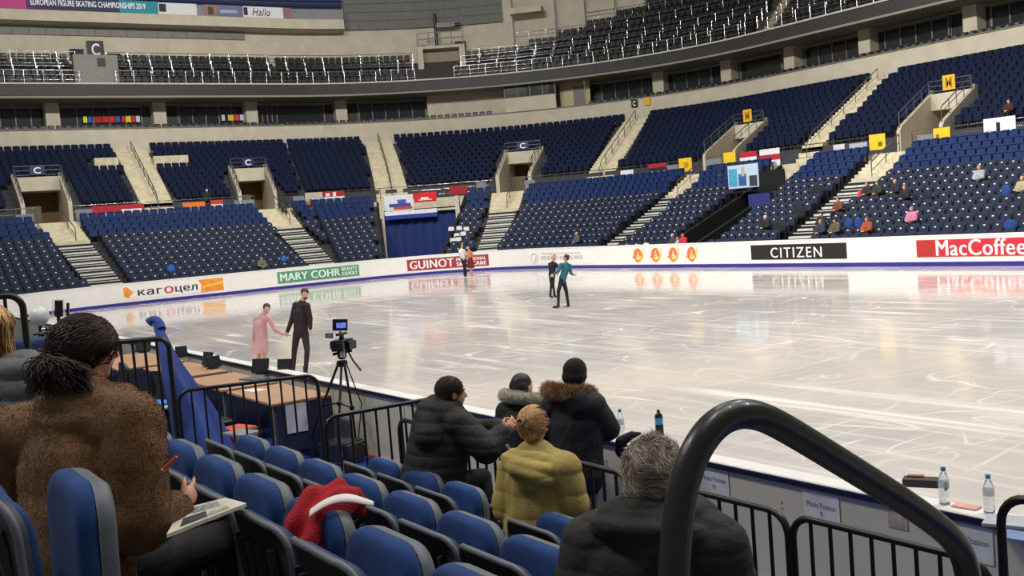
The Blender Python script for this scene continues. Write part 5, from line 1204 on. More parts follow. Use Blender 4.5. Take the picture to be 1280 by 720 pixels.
person('figure_skater', 'woman skater in a pale pink dress holding the hand of a skater in black', D1, dict(
    pelvis=(327, 425), chest=(326, 405), neck=(329, 393), head=(333.5, 385.5), fwd=(.75, -.35, 0), look=(.8, -.3, -.25), sh_l=(321, 398, .1), el_l=(318, 414, .1), wr_l=(317, 426, .1), sh_r=(336, 398, -.1), el_r=(344, 412, -.1), wr_r=(355, 418, -.1), hd_r=(.5, .8, -.1),
    kn_r=(331, 446, -.05), an_r=(330, 467, -.05), kn_l=(324, 446, .05), an_l=(318, 467, .15)), dict(vox=.012, girth=.82, top=M_pink, top_name='dress_bodice', hem=.1, skirt=(M_pink, at(327.5, 418, D=D1), at(324, 441, D=D1), .115, .22), shoes=M_bootw, skate=True, hair=M_hairb, style='bun'))
D2 = (at(374, 470, z=0) - CP).dot(CF)
person('figure_skater', 'bearded man skater in a black costume, hand in hand with the pink dress', D2, dict(
    pelvis=(376, 416), chest=(376, 391), neck=(378, 376), head=(381, 367), fwd=(.75, -.45, 0), look=(.8, -.45, -.3), sh_l=(369.5, 381, .1), el_l=(365, 399, .1), wr_l=(359, 415, .05), hd_l=(-.6, -.6, -.4), sh_r=(384, 382, -.1), el_r=(387.5, 398, -.1), wr_r=(388, 411, -.1),
    kn_l=(368, 438, .05), an_l=(366, 466, .1), kn_r=(384, 438, -.1), an_r=(382, 464, -.1)), dict(vox=.012, girth=.92, s=1.06, top=M_plum, top_name='costume_top', hem=0, bottom=M_plum, shoes=M_boot, skate=True, hair=M_hairb, style='beard'))
D3 = (at(702, 384.5, z=0) - CP).dot(CF)
person('figure_skater', 'man skater in a teal jacket and black trousers at centre ice', D3, dict(
    pelvis=(703, 350), chest=(707, 336), neck=(707.5, 328), head=(707.5, 322), fwd=(-.7, -.5, 0), look=(-.7, -.5, .1), sh_r=(701, 331, -.1), el_r=(698, 339, -.15), wr_r=(692, 343, -.1), sh_l=(712, 332, .1), el_l=(713.5, 341, .1), wr_l=(716.5, 343.5, -.1), hd_l=(.7, .4, 0),
    kn_l=(708, 365, .1), an_l=(710.5, 382, .1), kn_r=(698, 364, -.1), an_r=(698, 381.5, -.1)), dict(vox=.014, girth=.88, top=M_teal, hem=0, bottom=M_blackcloth, shoes=M_boot, skate=True, hair=M_hairb))
D4 = (at(690, 372.5, z=0) - CP).dot(CF)
person('figure_skater', 'skater all in black with bare lower arms, left of the teal jacket', D4, dict(
    pelvis=(690, 342), chest=(690.5, 333), neck=(691.5, 326.5), head=(691.5, 320.5), fwd=(.8, -.2, 0), look=(.3, -.7, .1), sh_l=(687, 330, .1), el_l=(687.5, 338, .1), wr_l=(690, 343, -.1), sh_r=(695, 330, -.1), el_r=(698.5, 335, -.1), wr_r=(697.5, 341, -.1),
    kn_l=(689, 355, 0), an_l=(688, 369, 0), kn_r=(691.5, 355, -.05), an_r=(693, 368.5, .2)), dict(vox=.014, girth=.74, top=M_blackcloth, top_name='costume_top', sleeve=.3, hem=0, bottom=M_blackcloth, shoes=M_boot, skate=True, hair=M_hairbl, style='tail'))
D5 = (at(580, 346, z=0) - CP).dot(CF)
person('figure_skater', 'distant man skater in a white shirt and black trousers before the maroon advert', D5, dict(
    pelvis=(579.5, 323), chest=(577, 315.5), neck=(577, 311), head=(577.5, 306.8), fwd=(.7, -.2, 0), sh_l=(574.5, 313, .1), el_l=(575, 318, .1), wr_l=(578, 321, -.1), sh_r=(580, 313, -.1), el_r=(582, 317.5, -.1), wr_r=(585, 319, 0),
    kn_l=(580, 333, 0), an_l=(580.5, 343.8, 0), kn_r=(582, 333, -.05), an_r=(582.5, 343, .1)), dict(vox=.018, girth=.9, top=M_whiteshirt, top_name='shirt', hem=0, bottom=M_blackcloth, shoes=M_boot, skate=True, hair=M_hairb))
person('figure_skater', 'distant woman skater in a tan and maroon costume beside the white shirt', D5, dict(
    pelvis=(587.5, 324.5), chest=(586.5, 317.5), neck=(586, 313.2), head=(585.5, 309.5), fwd=(.5, -.5, 0), sh_l=(584, 315, .1), el_l=(583.5, 319, .1), wr_l=(584, 322, -.1), sh_r=(589, 315, -.1), el_r=(590.5, 319, -.1), wr_r=(589, 322.5, 0),
    kn_l=(587.5, 334, 0), an_l=(588, 344, 0), kn_r=(589.5, 334, -.05), an_r=(590.5, 343.8, .1)), dict(vox=.018, girth=.8, top=M_orangecost, top_name='costume_top', sleeve=.1, hem=0, skirt=(M_maroon, at(587, 319.5, D=D5), at(589, 335, D=D5), .12, .2), shoes=M_bootw, skate=True, hair=M_hairk, style='bun'))

# ---- people in the far stand
def spectator(px, py, label, top, hair, bottom=M_blackcloth, rows=None, style=None, s=1.0, lean=0.0, extra=None):
    best = None
    for o, z in (rows or LOW + BLU):
        oo = o + .1; a = inv_a(px, oo, z + 1.12); v = Vector(P(a, oo, z + 1.12)) - CP; y = 360 - CAMF * v.dot(CU) / v.dot(CF)
        if best is None or abs(y - py) < best[0]: best = (abs(y - py), a, oo, z)
    _, a, o, z = best; n, tt = nrm(a, o); f = -n; b = Vector(P(a, o, z)); q = lambda x, y, h: b + tt * x * s + f * y * s + Vector((0, 0, h * s))
    t = empty('spectator', b, 0, label, 'person')
    J = dict(pelvis=q(0, .02, .5), chest=q(0, .05 + lean * .5, .8), neck=q(0, .06 + lean, .98), head=q(0, .09 + lean, 1.12), fwd=f, look=f + Vector((0, 0, -.15)),
             sh_l=q(-.17, .05 + lean, .93), el_l=q(-.23, .16 + lean, .68), wr_l=q(-.08, .36 + lean * .5, .64), sh_r=q(.17, .05 + lean, .93), el_r=q(.23, .16 + lean, .68), wr_r=q(.08, .36 + lean * .5, .64),
             kn_l=q(-.13, .45, .5), an_l=q(-.13, .48, .1), kn_r=q(.13, .45, .5), an_r=q(.13, .48, .1))
    figure(t, J, dict(vox=.03, top=top, puff=.02, bottom=bottom, shoes=M_boot, hair=hair, style=style, s=s, hair_name='hat' if style == 'hat' else 'hair')); return t
cl = lambda n_, c: mat(n_, c, .85, var=.1, scale=10)
spectator(1085, 231, 'spectator with reddish hair in dark clothes, left end of the group of four', cl('dark_plum_coat', (44, 30, 40)), cl('auburn_hair', (124, 66, 56)), style='long')
spectator(1098, 230, 'spectator in a dark green coat, second in the group of four', cl('dark_green_coat', (40, 46, 36)), M_hairb)
spectator(1120, 228, 'spectator in black with a white collar, third in the group of four', cl('black_white_coat', (30, 30, 36)), M_hairbl)
spectator(1132, 236, 'spectator in black at the right end of the group of four', cl('coal_coat', (28, 28, 32)), cl('copper_hair', (160, 96, 60)))
spectator(1049, 245, 'spectator in an orange and black jacket on the aisle', cl('orange_black_coat', (110, 56, 44)), M_hairb)
spectator(1028, 264, 'spectator in black high beside the last stairs', cl('ink_coat', (30, 32, 38)), M_hairk); spectator(1027, 276, 'spectator in slate blue low beside the last stairs', cl('slate_coat', (40, 48, 62)), cl('light_brown_hair', (160, 120, 88)))
spectator(1045, 274, 'spectator in a camouflage jacket beside the last stairs', cl('camo_coat', (84, 80, 62)), M_hairb)
spectator(1085, 277, 'spectator in an orange plaid scarf and black coat in the second row', cl('orange_plaid', (150, 74, 42)), cl('ginger_hair', (150, 84, 50)), style='long')
spectator(1141, 265, 'spectator in a pink padded coat in the far lower stand', cl('pink_coat', (196, 118, 150)), cl('rose_hood', (190, 130, 150)))
spectator(1225, 211, 'spectator in a pale grey hoodie sitting alone', cl('pale_grey_hoodie', (160, 162, 168)), cl('fair_hair', (176, 150, 120)))
spectator(1279, 219, 'spectator in beige cut by the right edge', cl('beige_coat', (170, 156, 120)), M_hairbl)
spectator(1262, 161, 'spectator in dark red behind the railing at upper right', cl('dark_red_coat', (58, 34, 34)), M_hairb, rows=MID[:3])
spectator(958, 276, 'white haired spectator in black at the foot of the stairs', cl('jet_coat', (26, 26, 28)), cl('white_hair', (210, 208, 204)))
spectator(842, 291, 'grey haired spectator just above the boards over the emblems', cl('cream_scarf_coat', (60, 56, 54)), cl('ash_hair', (190, 184, 176)))
spectator(855, 293, 'spectator with a red hood above the boards over the emblems', cl('bright_red_coat', (190, 40, 52)), cl('red_hood', (190, 40, 52)))
spectator(848, 298, 'spectator in pale teal above the rightmost emblem', cl('pale_teal_coat', (150, 180, 184)), M_hairgr, s=.85)
spectator(784, 299, 'child in red and white behind the boards, leftmost of three', cl('red_white_top', (200, 90, 90)), M_hairb, s=.7); spectator(796, 300, 'child in white behind the boards, middle of three', cl('white_top', (214, 216, 224)), M_hairk, s=.7); spectator(808, 298, 'child in white with long dark hair behind the boards, rightmost of three', cl('white_top', (214, 216, 224)), M_hairk, s=.75, style='long')
spectator(326, 322, 'spectator in olive camouflage above the green advert', cl('olive_coat', (96, 98, 84)), cl('olive_hood', (86, 88, 74)))
spectator(722, 292, 'spectator in grey holding yellow flowers above the event panel', cl('warm_grey_coat', (90, 84, 78)), cl('yellow_bouquet_hat', (206, 164, 70)), style='hat')
# standing figures on walkway and stairs
def stander(px, py_head, o, z, label, top, hair, fdir=None, step=0):
    a = inv_a(px, o, z + 1.6); n, tt = nrm(a, o); f = -n if fdir is None else (n * fdir[0] + tt * fdir[1]); r_ = f.cross(Vector((0, 0, 1))); b = Vector(P(a, o, z)); q = lambda x, y, h: b + r_ * x + f * y + Vector((0, 0, h))
    t = empty('spectator', b, 0, label, 'person')
    J = dict(pelvis=q(0, 0, .9), chest=q(0, .02 + step * .3, 1.22), neck=q(0, .05 + step * .5, 1.42), head=q(0, .08 + step * .6, 1.56), fwd=f, sh_l=q(-.18, .05 + step * .4, 1.36), el_l=q(-.25, step * .6, 1.1), wr_l=q(-.2, .2, .92), sh_r=q(.18, .05 + step * .4, 1.36), el_r=q(.25, .05, 1.1), wr_r=q(.2, .2, .95),
             kn_l=q(-.1, .05 + step, .5 + step * .5), an_l=q(-.1, step * .9, .09 + step * .5), kn_r=q(.1, 0, .5), an_r=q(.1, -.1 * step, .09))
    figure(t, J, dict(vox=.03, top=top, puff=.03, bottom=M_blackcloth, shoes=M_boot, hair=hair))
stander(258, 238, 14.9, 4.95, 'person in black standing at the walkway railing between two flags', M_blackcloth, M_hairbl)
stander(354, 240, 13.0, 4.2, 'person in dark clothes climbing the second stairs from the left', cl('umber_coat', (48, 40, 38)), M_hairk, fdir=(1, .2), step=.25)
# bags and covers left on far seats
def seat_bag(px, py, w, h, m, label, rows=None):
    best = None
    for o, z in (rows or LOW + BLU):
        oo = o - .02; a = inv_a(px, oo, z + .62); v = Vector(P(a, oo, z + .62)) - CP; y = 360 - CAMF * v.dot(CU) / v.dot(CF)
        if best is None or abs(y - py) < best[0]: best = (abs(y - py), a, oo, z)
    _, a, o, z = best; n, tt = nrm(a, o); mb = MB(); c = Vector(P(a, o, z + .62)); ell(mb, c, w / 2, .12, h / 2, -n); ell(mb, c + Vector((0, 0, h * .3)), w * .35, .1, h * .3, -n); ell(mb, c - Vector((0, 0, h * .2)), w * .45, .14, h * .35, -n)
    r = grow(mb, 'bag', m, None, .04, 2, label=label); r['category'] = 'bag'
M_bb = cl('cobalt_bag', (36, 92, 180))
seat_bag(214, 336, .5, .5, M_bb, 'bright blue bag on a seat above the Cyrillic advert'); seat_bag(355, 322, .42, .4, M_bb, 'bright blue bag on a seat above the green advert'); seat_bag(1061, 280, .5, .5, cl('royal_jacket', (28, 62, 128)), 'blue jacket on a seat left of the orange plaid spectator'); seat_bag(1073, 280, .45, .5, cl('royal_jacket', (28, 62, 128)), 'blue jacket on the next seat left of the orange plaid spectator')
seat_bag(1258, 238, .5, .5, cl('royal_jacket', (28, 62, 128)), 'blue jacket on a seat near the right edge'); seat_bag(1159, 245, .6, .5, cl('black_bag', (26, 26, 30)), 'black bag on a seat right of the group of four'); seat_bag(1263, 282, .6, .4, cl('royal_jacket', (28, 62, 128)), 'blue cloth in the front row above the red advert')
seat_bag(1022, 243, .9, .7, cl('black_bag', (26, 26, 30)), 'black coat pile left of the last stairs, upper'); seat_bag(999, 262, .9, .7, cl('black_bag', (26, 26, 30)), 'black coat pile left of the last stairs, lower'); seat_bag(975, 280, .9, .6, cl('black_bag', (26, 26, 30)), 'black coat pile beside the white haired spectator'); seat_bag(1075, 241, .3, .4, cl('red_cup', (200, 60, 70)), 'small red bag beside the group of four')
for k, (px, py) in enumerate([(564, 286), (574, 285), (583, 286), (571, 294), (579, 292), (566, 300), (573, 299)]):
    a = inv_a(px, 4.6 if k > 4 else (5.4 if k > 2 else 6.2), 2.2 if k > 4 else (2.4 if k > 2 else 2.8)); o = 4.6 if k > 4 else (5.4 if k > 2 else 6.2); c = at(px, py, D=(Vector(P(a, o, 2)) - CP).dot(CF)); n, tt = nrm(a, o)
    f = lambda u, v, e: c + tt * u + Vector((0, 0, v)) - n * e
    MB().hexa([f(-.2, -.13, 0), f(.2, -.13, 0), f(.2, -.13, .01), f(-.2, -.13, .01), f(-.17, .13, 0), f(.17, .13, 0), f(.17, .13, .01), f(-.17, .13, .01)]).build('reserved_sheet', M_white, None, 'white sheet on a seat right of the tunnel, ' + ['left of the top three', 'middle of the top three', 'right of the top three', 'left of the middle pair', 'right of the middle pair', 'left of the bottom pair', 'right of the bottom pair'][k], 'paper', 'white sheets on the seats right of the tunnel')
# ------------------------------------------------------------------ the people close by
skinN = mat('skin_near', (214, 158, 132), .5, var=.06, scale=25, bump=.1, bscale=200)
def quilt(pe, ax, per, amp, na=.004, seed=3, sc=9, side=None):
    """padded rows across the garment plus soft creases"""
    ax = np.array(Vector(ax).normalized()); o = np.array(pe)
    def f(co, no):
        h = (co - o) @ ax; w = vnoise(co, 4, seed) * .012; ph = ((h + w) / per) % 1.0
        return amp * (np.sqrt(np.abs(np.sin(np.pi * ph))) - .6) + na * vnoise(co, sc, seed + 1)
    return f
def crease(amp, sc, seed=5):
    return lambda co, no: amp * vnoise(co, sc, seed) + amp * .4 * vnoise(co, sc * 2.7, seed + 9)
def ring_hairs(c, ax, R, rt, n, length, mats, parent, name, flat=(1, 1), xdir=None, arc=(0, 2 * PI), droop=0.3, width=.0016, seed=2):
    """fur standing out from a torus"""
    r = np.random.RandomState(seed); ax = Vector(ax).normalized(); x = Vector(xdir); x = (x - ax * x.dot(ax)).normalized(); y = ax.cross(x); th = r.uniform(arc[0], arc[1], n); ph = r.uniform(0, 2 * PI, n)
    x, y, ax_, c = map(np.array, (x, y, ax, c)); rad = np.cos(th)[:, None] * x * flat[0] + np.sin(th)[:, None] * y * flat[1]; radn = rad / np.linalg.norm(rad, axis=1)[:, None]
    nn = radn * np.cos(ph)[:, None] + ax_ * np.sin(ph)[:, None]; pts = c + rad * R + nn * rt; d = nn + r.normal(size=(n, 3)) * .35 + np.array([0, 0, -droop])
    return hairs(pts, d, length, width, name, mats, parent, r, kind='stuff')
def torus(mb, c, ax, R, rt, xdir, flat=(1, 1), arc=(0, 2 * PI), n=24):
    ax = Vector(ax).normalized(); x = Vector(xdir); x = (x - ax * x.dot(ax)).normalized(); y = ax.cross(x); c = Vector(c); pr = None
    for k in range(n + 1):
        a = arc[0] + (arc[1] - arc[0]) * k / n; p = c + x * (R * flat[0] * math.cos(a)) + y * (R * flat[1] * math.sin(a))
        if pr is not None: caps(mb, pr, p, rt, rt, n=10)
        pr = p
# ---- woman in the brown fur coat
M_fur = mat('brown_fur', (120, 86, 54), .95, var=.22, scale=5, bump=.5, bscale=120, sheen=.15); M_furl = mat('light_brown_fur', (142, 104, 66), .95, var=.2, scale=8); M_furd = mat('dark_brown_fur', (98, 70, 44), .95, var=.2, scale=8)
M_dhair = mat('dark_brown_hair', (46, 29, 22), .85, var=.2, scale=50, spec=.2); M_dhair2 = mat('darker_brown_hair', (36, 22, 18), .5, var=.1); M_dhair3 = mat('chestnut_hair', (72, 46, 34), .5, var=.1)
q = lambda x, y, D: at(x, y, D=D)
fw = Vector((-.35, .93, 0)).normalized(); fr = fw.cross(Vector((0, 0, 1)))
t = empty('person', q(100, 700, 3.75) - Vector((0, 0, .5)), 0, 'woman with dark brown hair tied back, wearing a brown fur coat', 'person')
HC = q(110, 436, 3.8)
J = dict(pelvis=q(92, 735, 3.7), chest=q(98, 585, 3.74), neck=q(108, 497, 3.78), head=HC, fwd=fw, look=fw + Vector((.32, 0, -.12)), sh_l=q(22, 545, 3.9), el_l=q(22, 660, 3.95), wr_l=q(120, 670, 4.1), sh_r=q(166, 532, 3.66), el_r=q(174, 652, 3.58), wr_r=q(224, 633, 3.74), hd_r=q(238, 618, 3.82) - q(224, 633, 3.74), pn_r=(-.9, .2, .3), kn_r=q(285, 672, 4.05), kn_l=q(225, 668, 4.2), an_r=q(300, 800, 4.1), an_l=q(240, 790, 4.2))
sp = dict(vox=.007, topvox=1.6, girth=1.04, puff=.035, skin_m=skinN, top=M_fur, top_name='fur_coat', hem=.0, sleeve=.86, bottom=M_blackcloth, curl=.25, s=.98, it=4, disp=crease(.010, 9, 11))
def furextra(mb):
    torus(mb, J['neck'] + Vector((0, 0, -.01)), (0, 0, 1), .118, .05, fr, (1.25, .95)); torus(mb, J['neck'] + Vector((0, 0, -.055)), (0, 0, 1), .15, .04, fr, (1.25, .95)); caps(mb, J['neck'] - fw * .02, J['chest'] - fw * .05, .1, .13, fr, 1.5)
    caps(mb, J['neck'] + fr * .1 - Vector((0, 0, .03)), J['sh_r'] + Vector((0, 0, -.01)), .075, .095); caps(mb, J['neck'] - fr * .1 - Vector((0, 0, .03)), J['sh_l'], .075, .095)
    caps(mb, J['chest'] - Vector((0, 0, .0)), J['pelvis'], .17, .2, fr, 1.3)
    wr = J['el_r'].lerp(J['wr_r'], .75); caps(mb, J['el_r'], wr, .072, .062)
sp['extra'] = [furextra]
figure(t, J, sp)
coat = [k for k in kids(t) if k.name.startswith('fur_coat')][0]
pts, no, r_ = surf_pts(coat, 50000, lambda ce, nn: (nn @ (-np.array(CF))) > -.25)
hairs(pts, no * .55 + np.array([.1, 0, -.9]) + vnoise(pts, 7, 4)[:, None] * np.array([.5, .3, .2]) + r_.normal(size=pts.shape) * .2, .008, .0010, 'fur_pile', [M_fur, M_furl, M_furd], coat, r_, kind='stuff', seg=1)
# hair: strands drawn back over the skull to a clip, then loose down the back
hf = (fw + Vector((.32, 0, -.12))).normalized(); hu = (Vector((0, 0, 1)) - hf * hf.z).normalized(); hr = hf.cross(hu)
mb = MB(); ell(mb, HC + hu * .03 - hf * .02, .094, .112, .098, hf, hu); ell(mb, HC - hf * .06 - hu * .03, .088, .07, .085, hf, hu)
clip = HC - hf * .125 - hu * .035 - hr * .01
caps(mb, clip, clip - hf * .03 - hu * .03, .03, .035); caps(mb, clip - hf * .03 - hu * .03, q(74, 476, 3.72), .035, .045); caps(mb, q(74, 476, 3.72), q(50, 478, 3.74), .042, .025); caps(mb, HC - hu * .07 - hf * .07, q(100, 482, 3.72), .045, .035)
hb = grow(mb, 'hair', M_dhair, t, .009, 3, disp=lambda co, no: .0015 * np.sin(((co - np.array(HC)) @ np.array(hu)) * 260 + vnoise(co, 10, 3) * 2))
rs = np.random.RandomState(5); paths = []
for k in range(950):
    th = rs.uniform(-1.6, 1.6); el = rs.uniform(-.2, 1.15)      # start along the hair line
    s0 = HC + hf * (.085 * math.cos(th * .7)) * (1 - .3 * el) + hr * (.096 * math.sin(th)) + hu * (.03 + .1 * math.cos(th * .9) * (.3 + .7 * el)); lift = .012 + .006 * rs.rand()
    p = []; e = clip + Vector(rs.normal(size=3) * .012)
    for j in range(9):
        u = j / 8; w = s0.lerp(e, u); d = w - (HC + hu * .02 - hf * .02); loc = Vector((d.dot(hr) / .1, d.dot(hf) / .118, d.dot(hu) / .104)); L = max(loc.length, .05)
        if L < 1.03 or u < .8: loc *= 1.03 / L
        w2 = HC + hu * .02 - hf * .02 + hr * loc.x * .1 + hf * loc.y * .118 + hu * loc.z * .104; p.append(w2 + Vector((0, 0, -.006 * math.sin(PI * u))) + Vector(rs.normal(size=3) * .0012))
    paths.append(p)
for k in range(900):
    p = []; e = Vector(q(rs.uniform(30, 118), rs.uniform(462, 496), 3.61 + rs.rand() * .09)); m = clip.lerp(e, .5) - CF * .035 + Vector((0, 0, .02 + .03 * rs.rand())) + Vector(rs.normal(size=3) * .012)
    for j in range(8): u = j / 7; p.append(clip.lerp(m, u).lerp(m.lerp(e, u), u) + Vector(rs.normal(size=3) * .0015) + CR * rs.normal() * .012 * math.sin(PI * u))
    paths.append(p)
locks(paths, .0022, 'hair_strands', [M_dhair, M_dhair2, M_dhair3], hb, rs)['kind'] = 'stuff'
mb = MB(); 
for k in range(7): mb.sphere(clip - hf * .03 + hu * (.03 - .012 * k) + hr * .01 * math.sin(k * 2), .006, 8, 6)
mb.tube([clip + hu * .04 - hf * .03, clip - hu * .05 - hf * .03], .004, 6); mb.build('hair_clip', mat('amber_clip', (150, 96, 50), .3), t)
mg = [at(208, 668, z=2.135), at(308, 629, z=2.15), at(282, 622, z=2.15), at(226, 636, z=2.14)]
dn = Vector((0, 0, -.012)); r = MB().hexa([p + dn for p in mg] + mg).build('magazine', mat('magazine_page', (226, 220, 200), .5), None, 'open magazine resting on the lap of the fur coated woman', 'magazine')
lp = lambda u, v: (mg[0].lerp(mg[1], u)).lerp(mg[3].lerp(mg[2], u), v) + Vector((0, 0, .002))
for (u0, u1, v0, v1, c) in [(.15, .5, .1, .45, (70, 72, 80)), (.3, .75, .55, .85, (150, 158, 166)), (.5, .8, .12, .3, (180, 178, 170)), (.1, .3, .6, .9, (120, 110, 100))]:
    MB().add([lp(u0, v0), lp(u1, v0), lp(u1, v1), lp(u0, v1)], [(0, 1, 2, 3)]).build('printed_picture', mat('print_%d' % c[0], c, .5, var=.3, scale=60), r)
pa, pb = q(199, 592, 3.54), q(221, 571, 3.54)
r = MB().tube([pa, pa.lerp(pb, .15), pb], [.003, .0065, .0065], 10).build('pen', mat('pen_orange', (236, 96, 52), .4), None, 'orange pen held up beside the fur sleeve', 'pen'); MB().tube([pa.lerp(pb, .2), pa.lerp(pb, .26)], .0072, 10).build('grip_ring', M_white, r)
# ---- blonde woman at the left edge
t = empty('person', q(-20, 620, 4.7) - Vector((0, 0, .5)), 0, 'woman with long blonde hair and a grey padded jacket, cut by the left edge', 'person')
J = dict(pelvis=q(-14, 640, 4.7), chest=q(-10, 520, 4.7), neck=q(-12, 452, 4.7), head=q(-14, 410, 4.7), fwd=fw, look=fw, sh_l=q(-75, 480, 4.8), el_l=q(-80, 560, 4.8), wr_l=q(-30, 570, 5.0), sh_r=q(32, 470, 4.6), el_r=q(38, 545, 4.55), wr_r=q(45, 560, 4.8), kn_r=q(60, 600, 5.0), kn_l=q(20, 600, 5.1))
jd = dict(vox=.012, girth=1.0, puff=.035, skin_m=skinN, top=mat('grey_padded_nylon', (104, 106, 106), .6, var=.08, scale=6, bump=.2, bscale=50), hem=.1, collar=.04, bottom=M_blackcloth, hair=mat('honey_hair', (196, 144, 84), .55, var=.2, scale=50), style='long', disp=quilt(J['pelvis'], (0, 0, 1), .085, .016))
figure(t, J, jd)
hb = [k for k in kids(t) if k.name.startswith('hair')][0]; rs = np.random.RandomState(8); hd = J['head']; paths = []
for k in range(300):
    a0 = hd + Vector((0, 0, .11)) + CR * rs.uniform(-.05, .05); mid = hd + CR * rs.uniform(-.1, .115) + Vector((0, 0, .0)) - CF * rs.uniform(.04, .1); e = mid + Vector((0, 0, -.2 - .06 * rs.rand())) + CR * rs.uniform(-.02, .04)
    paths.append([a0.lerp(mid, j / 4) + (CR * (mid - hd).dot(CR) * .6 + (-CF) * .05) * math.sin(PI * j / 4 * .9) for j in range(5)] + [mid.lerp(e, (j + 1) / 4) + CR * .008 * math.sin(j + k) for j in range(4)])
locks(paths, .0035, 'hair_strands', [mat('honey_hair', (196, 144, 84)), mat('pale_honey_hair', (224, 182, 122), .5), mat('amber_hair', (160, 106, 58), .5)], hb, rs)['kind'] = 'stuff'
# ---- man in the black padded jacket leaning on the rail
M_down = mat('black_down_jacket', (27, 27, 27), .75, var=.1, scale=5, bump=.3, bscale=45)
D = 7.45; fk = Vector((-.1, 1, 0)).normalized()
t = empty('person', q(555, 610, D) - Vector((0, 0, .45)), 0, 'short haired man in a black padded jacket leaning forward with clasped hands', 'person')
J = dict(pelvis=q(548, 606, D), chest=q(553, 548, D), neck=q(561, 512, D), head=q(565, 491, D), fwd=fk, look=(.25, 1, -.1), sh_l=q(538, 525, D + .1), el_l=q(590, 542, D + .25), wr_l=q(624, 534, D - .02), sh_r=q(573, 531, D - .12), el_r=q(608, 562, D - .2), wr_r=q(627, 542, D - .1), hd_r=(.25, .75, .5), hd_l=(.5, .6, .1), kn_r=q(603, 597, D + .1), an_r=q(612, 650, D), kn_l=q(585, 600, D + .3), an_l=q(590, 650, D + .3))
def kx(mb):
    caps(mb, q(541, 515, D - .05), q(540, 545, D - .1), .09, .13); torus(mb, q(552, 513, D - .03), (0, .3, 1), .1, .035, CR, (1.1, .9)); caps(mb, q(548, 520, D), q(540, 600, D), .15, .2, fk.cross(Vector((0, 0, 1))), 1.3); caps(mb, q(535, 560, D), q(524, 606, D), .1, .13)
figure(t, J, dict(vox=.008, topvox=1.2, girth=1.0, puff=.035, skin_m=skinN, top=M_down, hem=.1, sleeve=.93, collar=.02, extra=[kx], bottom=M_blackcloth, shoes=M_boot, hair=mat('cropped_brown_hair', (58, 40, 32), .7, var=.15, scale=60), curl=.9, disp=quilt(q(545, 606, D), (0, .1, 1), .075, .007, .005, 3, 12)))
hb = [k for k in kids(t) if k.name.startswith('hair')][0]; pts, no, rs = surf_pts(hb, 7000)
hairs(pts, no * .5 + np.array([0, -.2, -.6]) + rs.normal(size=pts.shape) * .15, .014, .001, 'hair_tufts', [mat('cropped_brown_hair', (58, 40, 32)), mat('cropped_dark_hair', (40, 28, 24), .7)], hb, rs, kind='stuff', seg=2)
# ---- woman in the mustard coat
M_must = mat('mustard_coat', (172, 152, 84), .85, var=.08, scale=5, bump=.2, bscale=60); D = 6.3; fy = Vector((-.45, .9, 0)).normalized(); sy = fy.cross(Vector((0, 0, 1)))
t = empty('person', q(675, 640, D) - Vector((0, 0, .35)), 0, 'blonde woman with pinned up hair in a mustard yellow coat', 'person')
J = dict(pelvis=q(676, 665, D), chest=q(674, 600, D), neck=q(667, 562, D), head=q(667, 532, D), fwd=fy, look=fy + Vector((.1, 0, -.1)), sh_l=q(643, 590, D + .12), el_l=q(636, 635, D + .1), wr_l=q(655, 650, D + .3), sh_r=q(704, 588, D - .12), el_r=q(717, 634, D - .12), wr_r=q(722, 655, D + .1), kn_r=q(735, 680, D + .3), kn_l=q(690, 680, D + .4))
def yx(mb):
    torus(mb, q(667, 572, D - .02), (0, .25, 1), .115, .04, sy, (1.15, .95)); caps(mb, q(655, 585, D - .1), q(668, 598, D - .12), .075, .085, sy, 1.4); torus(mb, q(664, 580, D - .06), (.1, .3, 1), .15, .035, sy, (1.1, .85)); torus(mb, q(663, 590, D - .09), (.15, .35, 1), .13, .035, sy, (1.15, .9)); caps(mb, q(674, 612, D), q(678, 660, D), .155, .2, sy, 1.25)
figure(t, J, dict(vox=.008, topvox=1.2, girth=1.0, puff=.03, s=.95, skin_m=skinN, top=M_must, top_name='coat', hem=.1, extra=[yx], bottom=M_blackcloth, hair=mat('golden_hair', (188, 140, 84), .55, var=.2, scale=40), disp=lambda co, no: quilt(q(676, 665, D), (0, 0, 1), .12, .009)(co, no) + .006 * np.sin(vnoise(co, 9, 7) * 5)))
hb = [k for k in kids(t) if k.name.startswith('hair')][0]; rs = np.random.RandomState(4); hd = J['head']; ff = J['look'].normalized(); uu = Vector((0, 0, 1)); rr = ff.cross(uu); bun = hd - ff * .1 + uu * .035; paths = []
for k in range(420):
    th = rs.uniform(-PI, PI); s0 = hd + rr * .085 * math.sin(th) + uu * (.02 + .085 * math.cos(th)) - ff * rs.uniform(-.05, .04)
    p = []
    for j in range(7):
        u = j / 6; w = s0.lerp(bun + Vector(rs.normal(size=3) * .012), u); d = w - (hd + uu * .02 - ff * .01); L = math.sqrt((d.dot(rr) / .086) ** 2 + (d.dot(ff) / .104) ** 2 + (d.dot(uu) / .1) ** 2); p.append(hd + uu * .02 - ff * .01 + d * (max(L, 1.03) / max(L, .1)))
    paths.append(p)
for k in range(60):
    a = rs.uniform(0, 2 * PI); paths.append([bun - ff * (.02 + .012 * math.sin(u * 3)) + (rr * math.cos(a + u * 2) + uu * math.sin(a + u * 2)) * .024 * (.4 + .6 * u) for u in np.linspace(0, 1, 6)])
locks(paths, .0022, 'hair_strands', [mat('golden_hair', (188, 140, 84)), mat('pale_gold_hair', (218, 176, 122), .5), mat('light_brown_strand', (146, 100, 60), .5)], hb, rs)['kind'] = 'stuff'
